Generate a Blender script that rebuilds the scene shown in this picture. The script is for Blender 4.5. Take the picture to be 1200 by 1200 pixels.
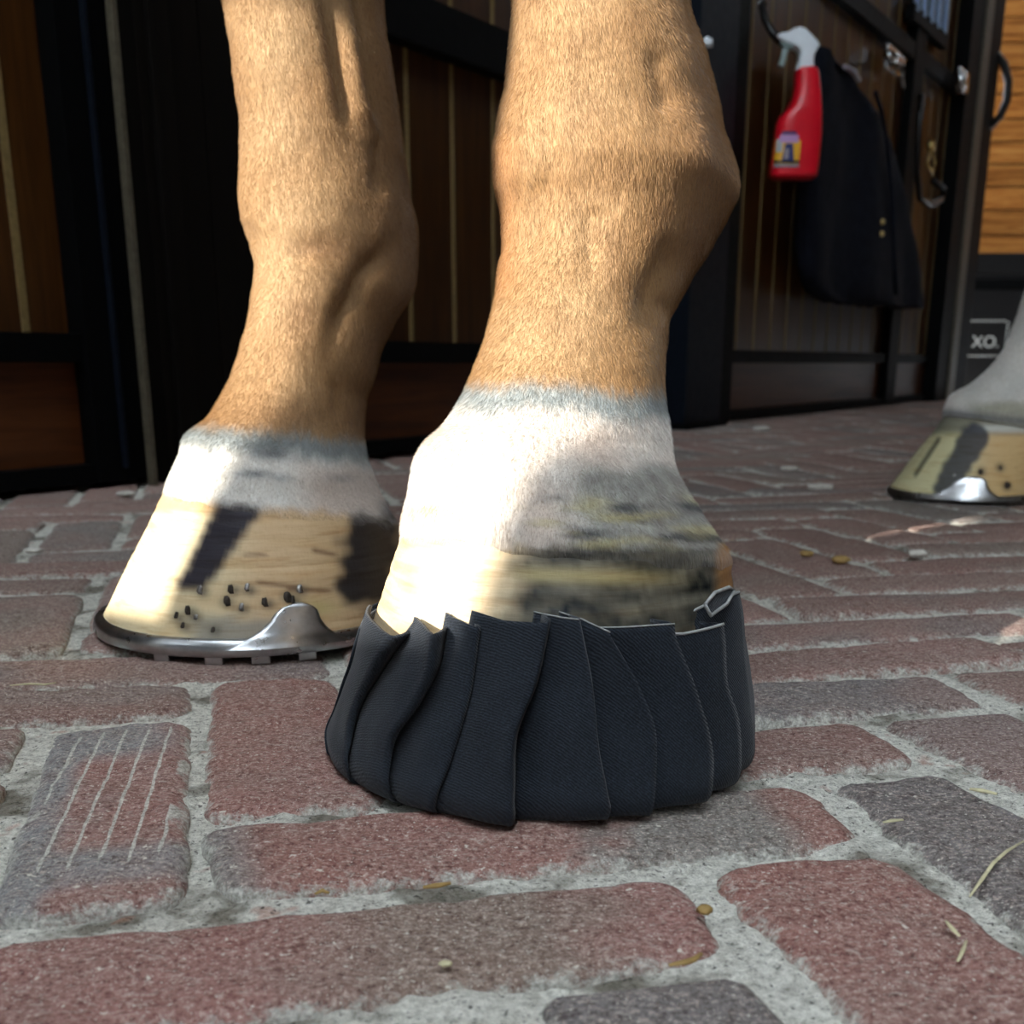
import bpy, bmesh, math, random
from mathutils import Vector, Matrix, noise
random.seed(7)
R = math.radians
for o in list(bpy.data.objects):
    bpy.data.objects.remove(o, do_unlink=True)
SC = bpy.context.scene
COL = SC.collection

# ------------------------------------------------------------------ camera
F, CX, CY, HC = 1300.0, 600.0, 800.0, 0.13           # focal length and principal point in pixels, camera height
PIT = math.atan((CY - 426.0) / F)
cam = bpy.data.cameras.new('camera')
camo = bpy.data.objects.new('camera', cam); COL.objects.link(camo)
cam.sensor_fit = 'HORIZONTAL'; cam.sensor_width = 36.0
cam.lens = F / 1200.0 * 36.0
cam.shift_y = (CY - 600.0) / 1200.0
cam.clip_start = 0.01; cam.clip_end = 200
camo.location = (0, 0, HC)
camo.rotation_euler = (math.pi / 2 - PIT, 0, 0)
cam.dof.use_dof = True; cam.dof.focus_distance = 0.37; cam.dof.aperture_fstop = 21.0
SC.camera = camo

# ------------------------------------------------------------------ light
SUN_AZ, SUN_EL = R(50), R(24)
world = bpy.data.worlds.new('world'); SC.world = world; world.use_nodes = True
bg = world.node_tree.nodes['Background']
bg.inputs[0].default_value = (0.80, 0.90, 1.0, 1); bg.inputs[1].default_value = 9.0
sl = bpy.data.lights.new('sun', 'SUN'); sl.energy = 12.5; sl.angle = R(0.5); sl.color = (1.0, 0.94, 0.84)
so = bpy.data.objects.new('sun', sl); COL.objects.link(so)
SUNDIR = Vector((-math.sin(SUN_AZ) * math.cos(SUN_EL), -math.cos(SUN_AZ) * math.cos(SUN_EL), math.sin(SUN_EL)))
so.rotation_euler = SUNDIR.to_track_quat('Z', 'Y').to_euler(); so.location = (-2, -2, 3)
vs = SC.view_settings
vs.view_transform = 'Standard'; vs.look = 'None'; vs.exposure = 0.0; vs.gamma = 1.0; vs.use_curve_mapping = False

# ------------------------------------------------------------------ pixel helpers
FW = Vector((0, math.cos(PIT), -math.sin(PIT))); UP = Vector((0, math.sin(PIT), math.cos(PIT))); EYE = Vector((0, 0, HC))
def ray(x, y):
    return FW + Vector((1, 0, 0)) * ((x - CX) / F) - UP * ((y - CY) / F)
def at(x, y, Y):
    d = ray(x, y); return EYE + d * (Y / d.y)
def ground(x, y, z=0.0):
    d = ray(x, y); return EYE + d * ((z - HC) / d.z)
def proj(p):
    q = Vector(p) - EYE; d = q.dot(FW)
    return CX + F * q.x / d, CY - F * q.dot(UP) / d

# ------------------------------------------------------------------ mesh helpers
def tag(o, label=None, cat=None, group=None, kind=None):
    if label: o['label'] = label
    if cat: o['category'] = cat
    if group: o['group'] = group
    if kind: o['kind'] = kind
    return o
def empty(name, loc=(0, 0, 0), parent=None):
    o = bpy.data.objects.new(name, None); COL.objects.link(o); o.location = loc; o.empty_display_size = 0.05
    if parent: o.parent = parent
    return o
def link(name, me, mat, parent=None, smooth=True):
    o = bpy.data.objects.new(name, me); COL.objects.link(o)
    if mat: me.materials.append(mat)
    if smooth:
        for p in me.polygons: p.use_smooth = True
    if parent:
        o.parent = parent
        o.matrix_parent_inverse = Matrix.Translation(-Vector(parent_loc(parent)))
    return o
def parent_loc(o):
    return Vector(o.location) if o.type == 'EMPTY' else Vector((0, 0, 0))      # mesh parts are modelled in world space
def mesh(name, vs_, fs, mat, parent=None, smooth=True, col=None, attrs=None):
    me = bpy.data.meshes.new(name); me.from_pydata([tuple(v) for v in vs_], [], fs); me.update()
    if col is not None:
        a = me.color_attributes.new('col', 'FLOAT_COLOR', 'POINT')
        a.data.foreach_set('color', [c for q in col for c in (q[0], q[1], q[2], 1.0)])
    if attrs:
        for k, arr in attrs.items():
            a = me.attributes.new(k, 'FLOAT', 'POINT'); a.data.foreach_set('value', arr)
    return link(name, me, mat, parent, smooth)
def from_bm(name, bm, mat, parent=None, smooth=True, bevel=0.0):
    if bevel:
        bmesh.ops.bevel(bm, geom=bm.edges[:], offset=bevel, segments=2, affect='EDGES', profile=0.7)
    bmesh.ops.recalc_face_normals(bm, faces=bm.faces[:])
    me = bpy.data.meshes.new(name); bm.to_mesh(me); bm.free()
    return link(name, me, mat, parent, smooth)
def quadbox(bm, a, ux, uy, uz):
    """box from corner a and three edge vectors"""
    a, ux, uy, uz = Vector(a), Vector(ux), Vector(uy), Vector(uz)
    v = [bm.verts.new(a + i * ux + j * uy + k * uz) for k in (0, 1) for j in (0, 1) for i in (0, 1)]
    for f in ((0, 1, 3, 2), (4, 6, 7, 5), (0, 4, 5, 1), (2, 3, 7, 6), (0, 2, 6, 4), (1, 5, 7, 3)):
        bm.faces.new([v[i] for i in f])
def tube(bm, pts, rad, seg=8, cap=True):
    pts = [Vector(p) for p in pts]; n = len(pts); rings = []
    rr = rad if isinstance(rad, (list, tuple)) else [rad] * n
    prev = None
    for i, p in enumerate(pts):
        t = (pts[min(i + 1, n - 1)] - pts[max(i - 1, 0)]).normalized()
        if prev is None:
            a = t.orthogonal().normalized()
        else:
            a = (prev - t * prev.dot(t)).normalized()
        prev = a; b = t.cross(a)
        rings.append([bm.verts.new(p + (a * math.cos(k * 2 * math.pi / seg) + b * math.sin(k * 2 * math.pi / seg)) * rr[i]) for k in range(seg)])
    for i in range(n - 1):
        for k in range(seg):
            bm.faces.new((rings[i][k], rings[i][(k + 1) % seg], rings[i + 1][(k + 1) % seg], rings[i + 1][k]))
    if cap:
        bm.faces.new(rings[0][::-1]); bm.faces.new(rings[-1])
def crom(keys, x):
    """smooth interpolation of rows (x, v1, v2, ...) at x (monotone cubic Hermite on each column)"""
    n = len(keys)
    if x <= keys[0][0]: i = 0
    elif x >= keys[-1][0]: i = n - 2
    else:
        i = 0
        while keys[i + 1][0] < x: i += 1
    x0, x1 = keys[i][0], keys[i + 1][0]; h = x1 - x0; t = min(1.0, max(0.0, (x - x0) / h))
    out = []
    for c in range(1, len(keys[0])):
        p0, p1 = keys[i][c], keys[i + 1][c]; d = (p1 - p0) / h
        def slope(k):
            if k == 0 or k == n - 1: return d
            dl = (keys[k][c] - keys[k - 1][c]) / (keys[k][0] - keys[k - 1][0]); dr = (keys[k + 1][c] - keys[k][c]) / (keys[k + 1][0] - keys[k][0])
            if dl * dr <= 0: return 0.0
            return 2 * dl * dr / (dl + dr)
        m0, m1 = slope(i) * h, slope(i + 1) * h
        out.append((2*t**3-3*t*t+1)*p0 + (t**3-2*t*t+t)*m0 + (-2*t**3+3*t*t)*p1 + (t**3-t*t)*m1)
    return out
def sstep(a, b, x):
    t = min(1.0, max(0.0, (x - a) / (b - a))); return t * t * (3 - 2 * t)
def mix3(a, b, t): return (a[0] + (b[0] - a[0]) * t, a[1] + (b[1] - a[1]) * t, a[2] + (b[2] - a[2]) * t)
def srgb(r, g, b):
    f = lambda c: (c / 255 / 12.92) if c <= 10 else ((c / 255 + 0.055) / 1.055) ** 2.4
    return (f(r), f(g), f(b))
def segd(px, py, a, b):
    dx, dy = b[0] - a[0], b[1] - a[1]
    t = max(0, min(1, ((px - a[0]) * dx + (py - a[1]) * dy) / (dx * dx + dy * dy + 1e-9)))
    return math.hypot(px - a[0] - t * dx, py - a[1] - t * dy), t
def fbm(p, s, o=3): return noise.fractal(Vector(p) * s, 1.0, 2.0, o)

# ------------------------------------------------------------------ materials
class NT:
    def __init__(self, name):
        self.m = bpy.data.materials.new(name); self.m.use_nodes = True
        self.t = self.m.node_tree; self.b = self.t.nodes['Principled BSDF']
    def n(self, typ, **kw):
        o = self.t.nodes.new(typ)
        for k, v in kw.items():
            if k in ('scale', 'detail', 'rough', 'dist'):
                o.inputs[{'scale': 'Scale', 'detail': 'Detail', 'rough': 'Roughness', 'dist': 'Distortion'}[k]].default_value = v
            else: setattr(o, k, v)
        return o
    def l(self, a, b): self.t.links.new(a, b)
    def pos(self, kind='Position', sc=(1, 1, 1), rot=(0, 0, 0)):
        if kind == 'Position': src = self.n('ShaderNodeNewGeometry').outputs['Position']
        else: src = self.n('ShaderNodeTexCoord').outputs[kind]
        mp = self.n('ShaderNodeMapping'); mp.inputs['Scale'].default_value = sc; mp.inputs['Rotation'].default_value = rot
        self.l(src, mp.inputs[0]); return mp.outputs[0]
    def noise(self, vec, scale, detail=4, rough=0.55, dist=0.0):
        q = self.n('ShaderNodeTexNoise', scale=scale, detail=detail, rough=rough, dist=dist); self.l(vec, q.inputs['Vector']); return q.outputs[0]
    def ramp(self, fac, stops, interp='LINEAR'):
        q = self.n('ShaderNodeValToRGB'); e = q.color_ramp; e.interpolation = interp
        while len(e.elements) < len(stops): e.elements.new(0.5)
        for s, (p, c) in zip(e.elements, stops):
            s.position = p; s.color = (c[0], c[1], c[2], 1) if isinstance(c, tuple) else (c, c, c, 1)
        self.l(fac, q.inputs[0]); return q.outputs[0]
    def mixc(self, fac, a, b, mode='MIX'):
        q = self.n('ShaderNodeMix', data_type='RGBA', blend_type=mode)
        for s, v in ((0, fac), (6, a), (7, b)):
            if hasattr(v, 'is_linked') or hasattr(v, 'links'): self.l(v, q.inputs[s])
            elif s == 0: q.inputs[0].default_value = v
            else: q.inputs[s].default_value = (v[0], v[1], v[2], 1)
        return q.outputs[2]
    def math(self, op, a, b=0.0, clamp=False):
        q = self.n('ShaderNodeMath', operation=op, use_clamp=clamp)
        for i, v in enumerate((a, b)):
            if hasattr(v, 'links'): self.l(v, q.inputs[i])
            else: q.inputs[i].default_value = v
        return q.outputs[0]
    def attr(self, name, out='Color'):
        q = self.n('ShaderNodeAttribute'); q.attribute_name = name; return q.outputs[out]
    def bump(self, h, strength=0.5, dist=0.001, prev=None):
        q = self.n('ShaderNodeBump'); q.inputs['Strength'].default_value = strength; q.inputs['Distance'].default_value = dist
        self.l(h, q.inputs['Height'])
        if prev: self.l(prev, q.inputs['Normal'])
        return q.outputs[0]
    def out(self, color=None, rough=0.5, metal=0.0, normal=None, spec=0.5):
        b = self.b
        if color is not None:
            if hasattr(color, 'links'): self.l(color, b.inputs['Base Color'])
            else: b.inputs['Base Color'].default_value = (color[0], color[1], color[2], 1)
        if hasattr(rough, 'links'): self.l(rough, b.inputs['Roughness'])
        else: b.inputs['Roughness'].default_value = rough
        b.inputs['Metallic'].default_value = metal; b.inputs['Specular IOR Level'].default_value = spec
        if normal: self.l(normal, b.inputs['Normal'])
        return self.m

def m_brick():
    k = NT('brick_clay'); p = k.pos()
    c = k.attr('col'); e = k.attr('edge', 'Fac')
    c = k.mixc(0.30, c, srgb(178, 162, 152))
    big = k.noise(p, 26, 5, 0.65); mid = k.noise(p, 170, 6, 0.7); fine = k.noise(p, 620, 5, 0.8); grit = k.noise(p, 1100, 2, 0.6)
    st = k.noise(k.pos(sc=(0.45, 1.4, 1), rot=(0, 0, R(-12))), 520, 4, 0.75)
    c = k.mixc(k.ramp(big, [(0.40, 0.0), (0.66, 0.6)]), c, k.mixc(0.5, c, srgb(140, 130, 120)))
    c = k.mixc(k.ramp(mid, [(0.34, 0.8), (0.52, 0.0)]), c, k.mixc(1.0, c, (0.62, 0.52, 0.50), 'MULTIPLY'))
    c = k.mixc(k.ramp(fine, [(0.38, 1.0), (0.49, 0.0)]), c, k.mixc(1.0, c, (0.42, 0.35, 0.34), 'MULTIPLY'))
    c = k.mixc(k.ramp(fine, [(0.54, 0.0), (0.64, 0.7)]), c, srgb(212, 192, 178))
    c = k.mixc(k.ramp(st, [(0.56, 0.0), (0.68, 0.7)]), c, srgb(190, 180, 168))
    c = k.mixc(k.ramp(grit, [(0.64, 0.0), (0.70, 0.8)]), c, srgb(226, 218, 204))
    c = k.mixc(k.ramp(k.noise(p, 420, 2, 0.5), [(0.69, 0.0), (0.73, 0.85)]), c, srgb(220, 214, 200))
    sm = k.math('ADD', e, k.math('MULTIPLY', k.math('SUBTRACT', k.noise(p, 150, 6, 0.8), 0.5), 1.5))
    c = k.mixc(k.ramp(sm, [(0.50, 0.0), (0.72, 0.9)]), c, k.mixc(k.ramp(k.noise(p, 700, 4, 0.7), [(0.35, 0.0), (0.65, 1.0)]), srgb(140, 138, 128), srgb(226, 224, 214)))
    h = k.math('ADD', k.math('MULTIPLY', mid, 0.9), k.math('ADD', k.math('MULTIPLY', fine, 0.5), k.math('MULTIPLY', st, 0.5)))
    return k.out(c, 0.85, normal=k.bump(h, 0.8, 0.0022), spec=0.25)
def m_mortar():
    k = NT('sand_mortar'); p = k.pos()
    c = k.ramp(k.noise(p, 420, 6, 0.8), [(0.30, srgb(118, 116, 106)), (0.46, srgb(204, 202, 190)), (0.66, srgb(246, 244, 234))])
    dirt = k.ramp(k.noise(p, 26, 4, 0.6), [(0.52, 0.0), (0.62, 0.8)])
    c = k.mixc(dirt, c, k.mixc(1.0, c, srgb(120, 112, 100), 'MULTIPLY'))
    red = k.ramp(k.noise(p, 70, 2, 0.5), [(0.66, 0.0), (0.72, 0.5)])
    c = k.mixc(red, c, srgb(176, 112, 88))
    sp = k.ramp(k.noise(p, 600, 2, 0.5), [(0.3, 0.8), (0.38, 0.0)])
    c = k.mixc(sp, c, srgb(48, 44, 40))
    h = k.math('ADD', k.noise(p, 240, 6, 0.75), k.math('MULTIPLY', k.noise(p, 900, 2), 0.4))
    return k.out(c, 0.9, normal=k.bump(h, 1.0, 0.003), spec=0.2)
def m_coat():
    k = NT('horse_coat'); p = k.pos()
    c = k.attr('col')
    a = k.noise(k.pos(sc=(1, 1, 0.22)), 1500, 3, 0.7); b = k.noise(k.pos(sc=(1, 1, 0.4)), 420, 3, 0.6); g = k.noise(p, 60, 3, 0.6)
    c = k.mixc(k.ramp(a, [(0.33, 0.7), (0.5, 0.0)]), c, k.mixc(1.0, c, (0.55, 0.48, 0.42), 'MULTIPLY'))
    c = k.mixc(k.ramp(b, [(0.5, 0.0), (0.7, 0.35)]), c, k.mixc(1.0, c, (1.5, 1.5, 1.5), 'MULTIPLY'))
    c = k.mixc(k.ramp(g, [(0.3, 0.3), (0.6, 0.0)]), c, k.mixc(1.0, c, (0.75, 0.68, 0.6), 'MULTIPLY'))
    h = k.math('ADD', a, k.math('MULTIPLY', b, 1.2))
    k.b.inputs['Sheen Weight'].default_value = 0.15; k.b.inputs['Sheen Roughness'].default_value = 0.4
    return k.out(c, 0.6, normal=k.bump(h, 0.5, 0.0012), spec=0.3)
def m_horn():
    k = NT('hoof_horn'); p = k.pos()
    c = k.attr('col')
    rg = k.noise(k.pos(sc=(0.10, 0.10, 1)), 420, 3, 0.6); rg2 = k.noise(k.pos(sc=(0.16, 0.16, 1)), 150, 3, 0.6); v = k.noise(k.pos(sc=(1, 1, 0.1)), 700, 3, 0.6)
    c = k.mixc(k.ramp(rg, [(0.36, 0.4), (0.48, 0.0)]), c, k.mixc(1.0, c, (0.66, 0.52, 0.38), 'MULTIPLY'))
    c = k.mixc(k.ramp(rg2, [(0.52, 0.0), (0.72, 0.4)]), c, k.mixc(1.0, c, (0.85, 0.66, 0.45), 'MULTIPLY'))
    c = k.mixc(k.ramp(v, [(0.5, 0.0), (0.75, 0.25)]), c, k.mixc(1.0, c, (0.75, 0.7, 0.6), 'MULTIPLY'))
    h = k.math('ADD', rg, k.math('ADD', rg2, k.math('MULTIPLY', v, 0.4)))
    return k.out(c, 0.5, normal=k.bump(h, 0.3, 0.001), spec=0.22)
def m_fabric():
    k = NT('black_canvas'); tc = k.n('ShaderNodeTexCoord').outputs['Object']
    w = k.n('ShaderNodeTexWave', wave_type='BANDS', bands_direction='DIAGONAL', scale=520.0, dist=3.0, detail=1.0); k.l(tc, w.inputs['Vector'])
    n2 = k.noise(tc, 1400, 2, 0.7); n3 = k.noise(tc, 45, 3, 0.6)
    c = k.mixc(w.outputs[1], srgb(21, 25, 31), srgb(29, 34, 42))
    c = k.mixc(k.ramp(n2, [(0.45, 0.0), (0.75, 0.55)]), c, srgb(52, 60, 70))
    c = k.mixc(k.ramp(n3, [(0.4, 0.0), (0.75, 0.3)]), c, srgb(44, 50, 58))
    h = k.math('ADD', w.outputs[1], n2)
    k.b.inputs['Sheen Weight'].default_value = 0.12; k.b.inputs['Sheen Roughness'].default_value = 0.5
    return k.out(c, 0.85, normal=k.bump(h, 0.4, 0.0005), spec=0.15)
def m_wood(name, c0, c1, c2, axis='z', scale=1.0, rough=0.4):
    k = NT(name)
    sc = {'z': (1, 1, 0.06), 'h': (0.06, 0.06, 1)}[axis]
    oi = k.n('ShaderNodeObjectInfo').outputs['Random']
    vec = k.n('ShaderNodeVectorMath', operation='ADD'); k.l(k.pos(sc=sc), vec.inputs[0]); cm = k.n('ShaderNodeCombineXYZ')
    k.l(k.math('MULTIPLY', oi, 7.0), cm.inputs[0]); k.l(k.math('MULTIPLY', oi, 3.0), cm.inputs[2]); k.l(cm.outputs[0], vec.inputs[1])
    v = vec.outputs[0]
    g = k.noise(v, 60 * scale, 5, 0.65, 0.6); f = k.noise(v, 320 * scale, 3, 0.7)
    c = k.ramp(g, [(0.3, c0), (0.5, c1), (0.72, c2)])
    c = k.mixc(k.ramp(f, [(0.35, 0.5), (0.5, 0.0)]), c, k.mixc(1.0, c, (0.6, 0.55, 0.5), 'MULTIPLY'))
    c = k.mixc(0.55, c, k.mixc(1.0, c, k.ramp(oi, [(0.0, (0.62, 0.6, 0.58)), (1.0, (1.2, 1.15, 1.1))]), 'MULTIPLY'))
    return k.out(c, rough, normal=k.bump(k.math('ADD', g, f), 0.2, 0.0008), spec=0.28 if rough < .5 else 0.12)
def m_plain(name, c, rough=0.5, metal=0.0, ns=120, var=0.25, bump=0.15, spec=0.5):
    k = NT(name); p = k.pos(); n = k.noise(p, ns, 4, 0.6)
    cc = k.mixc(k.ramp(n, [(0.3, 0.0), (0.7, 1.0)]), tuple(x * (1 - var) for x in c), tuple(min(1, x * (1 + var)) for x in c))
    rg = k.math('ADD', k.math('MULTIPLY', k.noise(p, ns * 0.7, 3), 0.2), rough - 0.1)
    return k.out(cc, rg, metal, k.bump(n, bump, 0.001), spec)

def m_hair():
    k = NT('coat_hair'); c = k.attr('hcol'); oi = k.n('ShaderNodeHairInfo')
    c = k.mixc(1.0, c, k.ramp(oi.outputs['Random'], [(0.0, (0.62, 0.56, 0.5)), (0.5, (1.0, 1.0, 1.0)), (1.0, (1.3, 1.32, 1.35))]), 'MULTIPLY')
    return k.out(c, 0.45, spec=0.35)
M = dict(
    hair=m_hair(),
    brick=m_brick(), mortar=m_mortar(), coat=m_coat(), horn=m_horn(), fabric=m_fabric(),
    shoe=m_plain('brushed_aluminium', (0.46, 0.47, 0.48), 0.30, 1.0, 160, 0.15, 0.08),
    nail=m_plain('nail_steel', (0.30, 0.29, 0.28), 0.4, 0.9, 300, 0.4, 0.3),
    rustnail=m_plain('dark_nail_hole', srgb(52, 44, 36), 0.7, 0.2, 300, 0.4, 0.3),
    plank=m_wood('varnished_plank', srgb(44, 26, 10), srgb(66, 39, 15), srgb(82, 51, 22), rough=0.28),
    kick=m_wood('red_brown_board', srgb(58, 30, 13), srgb(80, 43, 19), srgb(92, 52, 25), 'h'),
    pine=m_wood('pine_board', srgb(112, 64, 26), srgb(158, 102, 48), srgb(182, 128, 68), 'h', 1.0, 0.55),
    tongue=m_plain('pale_joint_strip', srgb(124, 104, 62), 0.6, 0, 200, 0.2),
    steel=m_plain('black_painted_steel', srgb(7, 8, 9), 0.55, 0.0, 90, 0.3, spec=0.06),
    bluesteel=m_plain('blue_black_steel', srgb(15, 21, 30), 0.5, 0.0, 90, 0.25, spec=0.10),
    edgeglint=m_plain('edge_glint_grey', srgb(86, 80, 66), 0.5, 0.1, 120, 0.3),  # pale tone carries the painted highlights on post edges
    darkwood=m_wood('dark_stained_board', srgb(9, 7, 5), srgb(13, 10, 7), srgb(18, 13, 9), rough=0.65),
    rug=m_plain('navy_rug_cloth', srgb(25, 28, 37), 0.85, 0.0, 40, 0.3, 0.3, 0.08),
    red=m_plain('red_plastic', srgb(226, 22, 42), 0.32, 0.0, 30, 0.06, 0.02),
    whitep=m_plain('white_plastic', srgb(236, 244, 250), 0.35, 0.0, 30, 0.04, 0.02),
    trig=m_plain('grey_green_plastic', srgb(150, 170, 168), 0.35, 0.0, 30, 0.05, 0.02),
    blackp=m_plain('black_plastic', srgb(16, 16, 18), 0.4, 0.0, 60, 0.2, 0.05),
    yellow=m_plain('yellow_print', srgb(238, 176, 40), 0.4, 0, 30, 0.1, 0.0),
    lilac=m_plain('lilac_print', srgb(196, 150, 200), 0.4, 0, 30, 0.1, 0.0),
    navyp=m_plain('navy_print', srgb(44, 52, 110), 0.4, 0, 30, 0.2, 0.0),
    greyp=m_plain('grey_print', srgb(150, 140, 150), 0.4, 0, 30, 0.1, 0.0),
    whitet=m_plain('white_lettering', srgb(176, 178, 176), 0.6, 0, 30, 0.05, 0.0),
    chrome=m_plain('bright_zinc', (0.7, 0.72, 0.74), 0.25, 1.0, 60, 0.1, 0.05),
    brass=m_plain('brass', (0.62, 0.46, 0.18), 0.3, 1.0, 60, 0.1, 0.05),
    skybar=m_plain('sky_blue_bar', (0.42, 0.60, 0.95), 0.3, 0.0, 60, 0.1, 0.02),  # blue of the sky put into the bars' colour
    straw=m_plain('dry_straw', srgb(196, 188, 150), 0.7, 0, 200, 0.25, 0.2),
    pellet=m_plain('tan_pellet', srgb(150, 122, 70), 0.7, 0, 200, 0.25, 0.3),
    pebble=m_plain('pale_pebble', srgb(196, 192, 182), 0.8, 0, 200, 0.2, 0.3),
    thread=m_plain('grey_selvedge_thread', srgb(150, 152, 150), 0.7, 0, 400, 0.25, 0.3),
    plaster=m_plain('whitewashed_wall', srgb(176, 172, 164), 0.9, 0, 30, 0.12, 0.3),
    roof=m_wood('ceiling_board', srgb(70, 50, 30), srgb(96, 70, 44), srgb(112, 84, 56), 'h'),
    eye=m_plain('dark_eye', (0.01, 0.007, 0.005), 0.1, 0, 30, 0.1, 0.0),
)

# ------------------------------------------------------------------ floor: herringbone bricks in sandy mortar
W0 = Vector((-0.417, 1.260, 0)); WD = Vector((0.5575, 0.8302, 0)).normalized(); WN = Vector((WD.y, -WD.x, 0))   # stall front: base point, direction, normal
E1 = Vector((0.0604, 0.01284, 0)); E2 = Vector((-0.01407, 0.0519, 0)); O0 = Vector((-0.07628, 0.25121, 0))
FIT = [((0,0),(222,1062)),((2,0),(825,1015)),((3,0),(1030,995)),((3,1),(975,905)),((4,2),(1015,843)),((4,1),(1075,888)),((5,3),(1107,783)),((2,-1),(850,1118)),((1,-1),(605,1155)),((0,1),(208,965)),((0,4),(235,797)),((1,4),(400,790)),((-1,3),(55,848)),((0,3),(222,830)),((-1,0),(-10,1090))]
RES = []
for (a, b), p in FIT:
    q = O0 + E1 * a + E2 * b; RES.append((q, ground(*p) - q))
def lat(a, b):
    q = O0 + E1 * a + E2 * b; sw = 0.6; dv = Vector((0, 0, 0))
    for c, d in RES:
        w = math.exp(-((q - c).length / 0.045) ** 2); sw += w; dv += d * w
    j = Vector((noise.noise(q * 9.1), noise.noise(q * 9.1 + Vector((7, 3, 1))), 0)) * 0.004
    return q + dv / sw + j
REDS = [srgb(142, 98, 92), srgb(132, 84, 77), srgb(150, 108, 101), srgb(126, 82, 75), srgb(138, 102, 95), srgb(128, 96, 89)]
GREYS = [srgb(112, 112, 112), srgb(92, 98, 104), srgb(118, 104, 96)]
def brick_verts(c4, gu, gv, key, ztop):
    """rounded, chipped brick: returns verts, faces, col, edge"""
    lo_l, lo_r, hi_r, hi_l = c4
    LU = (lo_r - lo_l).length; LV = (hi_l - lo_l).length
    rnd = random.Random(key[0] * 7919 + key[1] * 104729 + (3 if key[2] == 'v' else 0))
    base = rnd.choice(REDS) if rnd.random() > 0.30 else rnd.choice(GREYS)
    side = rnd.choice(REDS + GREYS)
    sp = SPECIAL.get(key)
    tx, ty = rnd.uniform(-.02, .02), rnd.uniform(-.02, .02)
    vs_, col, edge, fs = [], [], [], []
    def coords(n, L):
        e = [0, 0.0018 / L, 0.005 / L]
        mid = [e[2] + (1 - 2 * e[2]) * (i + 1) / (n + 1) for i in range(n)]
        return e + mid + [1 - x for x in e[::-1]]
    us, vs2 = coords(gu, LU), coords(gv, LV)
    rc = 0.010
    for v in vs2:
        for u in us:
            x, y = (u - .5) * LU, (v - .5) * LV
            qx, qy = abs(x) - (LU / 2 - rc), abs(y) - (LV / 2 - rc)
            if qx > 0 and qy > 0:
                m = max(qx, qy); l = math.hypot(qx, qy); s = m / l
                x = math.copysign(LU / 2 - rc + qx * s, x); y = math.copysign(LV / 2 - rc + qy * s, y)
            de = min(LU / 2 - abs(x), LV / 2 - abs(y))
            if qx > 0 and qy > 0: de = min(de, rc - max(qx, qy))
            uu, vv = x / LU + .5, y / LV + .5
            p = lo_l * (1 - uu) * (1 - vv) + lo_r * uu * (1 - vv) + hi_r * uu * vv + hi_l * (1 - uu) * vv
            nz = noise.noise(p * 60) ; jit = 0.0016 * max(0, 1 - de / 0.012)
            p = p + Vector((noise.noise(p * 95 + Vector((3, 0, 0))), noise.noise(p * 95 + Vector((0, 5, 9))), 0)) * jit
            z = ztop + (uu - .5) * tx * LU + (vv - .5) * ty * LV + 0.0012 * nz + 0.0006 * noise.noise(p * 210)
            z -= 0.0030 * max(0, 1 - de / 0.0045) ** 1.6
            k = sstep(0.3, 0.8, 0.5 + 0.8 * noise.noise(p * 24 + Vector((key[0], key[1], 0))))
            c = mix3(base, side, k * 0.6); e = max(0, 1 - de / 0.009) * 0.66
            if sp:
                c, e2 = sp(uu, vv, p, c); e = max(e, e2)
            vs_.append((p.x, p.y, z)); col.append(c); edge.append(e)
    nu, nv = len(us), len(vs2)
    for j in range(nv - 1):
        for i in range(nu - 1):
            a = j * nu + i; fs.append((a, a + 1, a + nu + 1, a + nu))
    rim = [i for i in range(nu)] + [j * nu + nu - 1 for j in range(1, nv)] + [(nv - 1) * nu + i for i in range(nu - 2, -1, -1)] + [j * nu for j in range(nv - 2, 0, -1)]
    n0 = len(vs_)
    for r_ in rim:
        x, y, z = vs_[r_]; vs_.append((x, y, -0.02)); col.append(col[r_]); edge.append(0.8)
    L = len(rim)
    for i in range(L):
        fs.append((rim[(i + 1) % L], rim[i], n0 + i, n0 + (i + 1) % L))
    return vs_, fs, col, edge
RED, GRY, SLATE, BRN = srgb(150, 80, 70), srgb(118, 122, 126), srgb(74, 80, 86), srgb(122, 98, 86)
def sp_B(u, v, p, c):
    g = sstep(.58, .66, u + .12 * noise.noise(p * 70)) * (1 - sstep(.86, .93, u))
    c = mix3(srgb(148, 84, 74), srgb(108, 112, 108), g); c = mix3(c, srgb(110, 112, 114), 1 - sstep(.02, .1, u)); return c, 0.25 + 0.2 * noise.noise(Vector((u * 6, v * 60, 1)))
def sp_A(u, v, p, c):
    k = sstep(.35, .6, u) * (1 - sstep(.78, .9, u + .08 * noise.noise(p * 50)))
    return mix3(srgb(150, 88, 82), srgb(122, 100, 86), k), 0.30 * sstep(.2, .5, noise.noise(p * 45))
def sp_D(u, v, p, c): return mix3(SLATE, srgb(92, 98, 104), sstep(-.2, .4, noise.noise(p * 40))), 0.0
def sp_C(u, v, p, c): return mix3(srgb(146, 74, 64), srgb(134, 82, 76), 1 - v), 0.0
def sp_E(u, v, p, c): return mix3(srgb(152, 94, 86), srgb(144, 82, 72), v), 0.0
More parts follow.
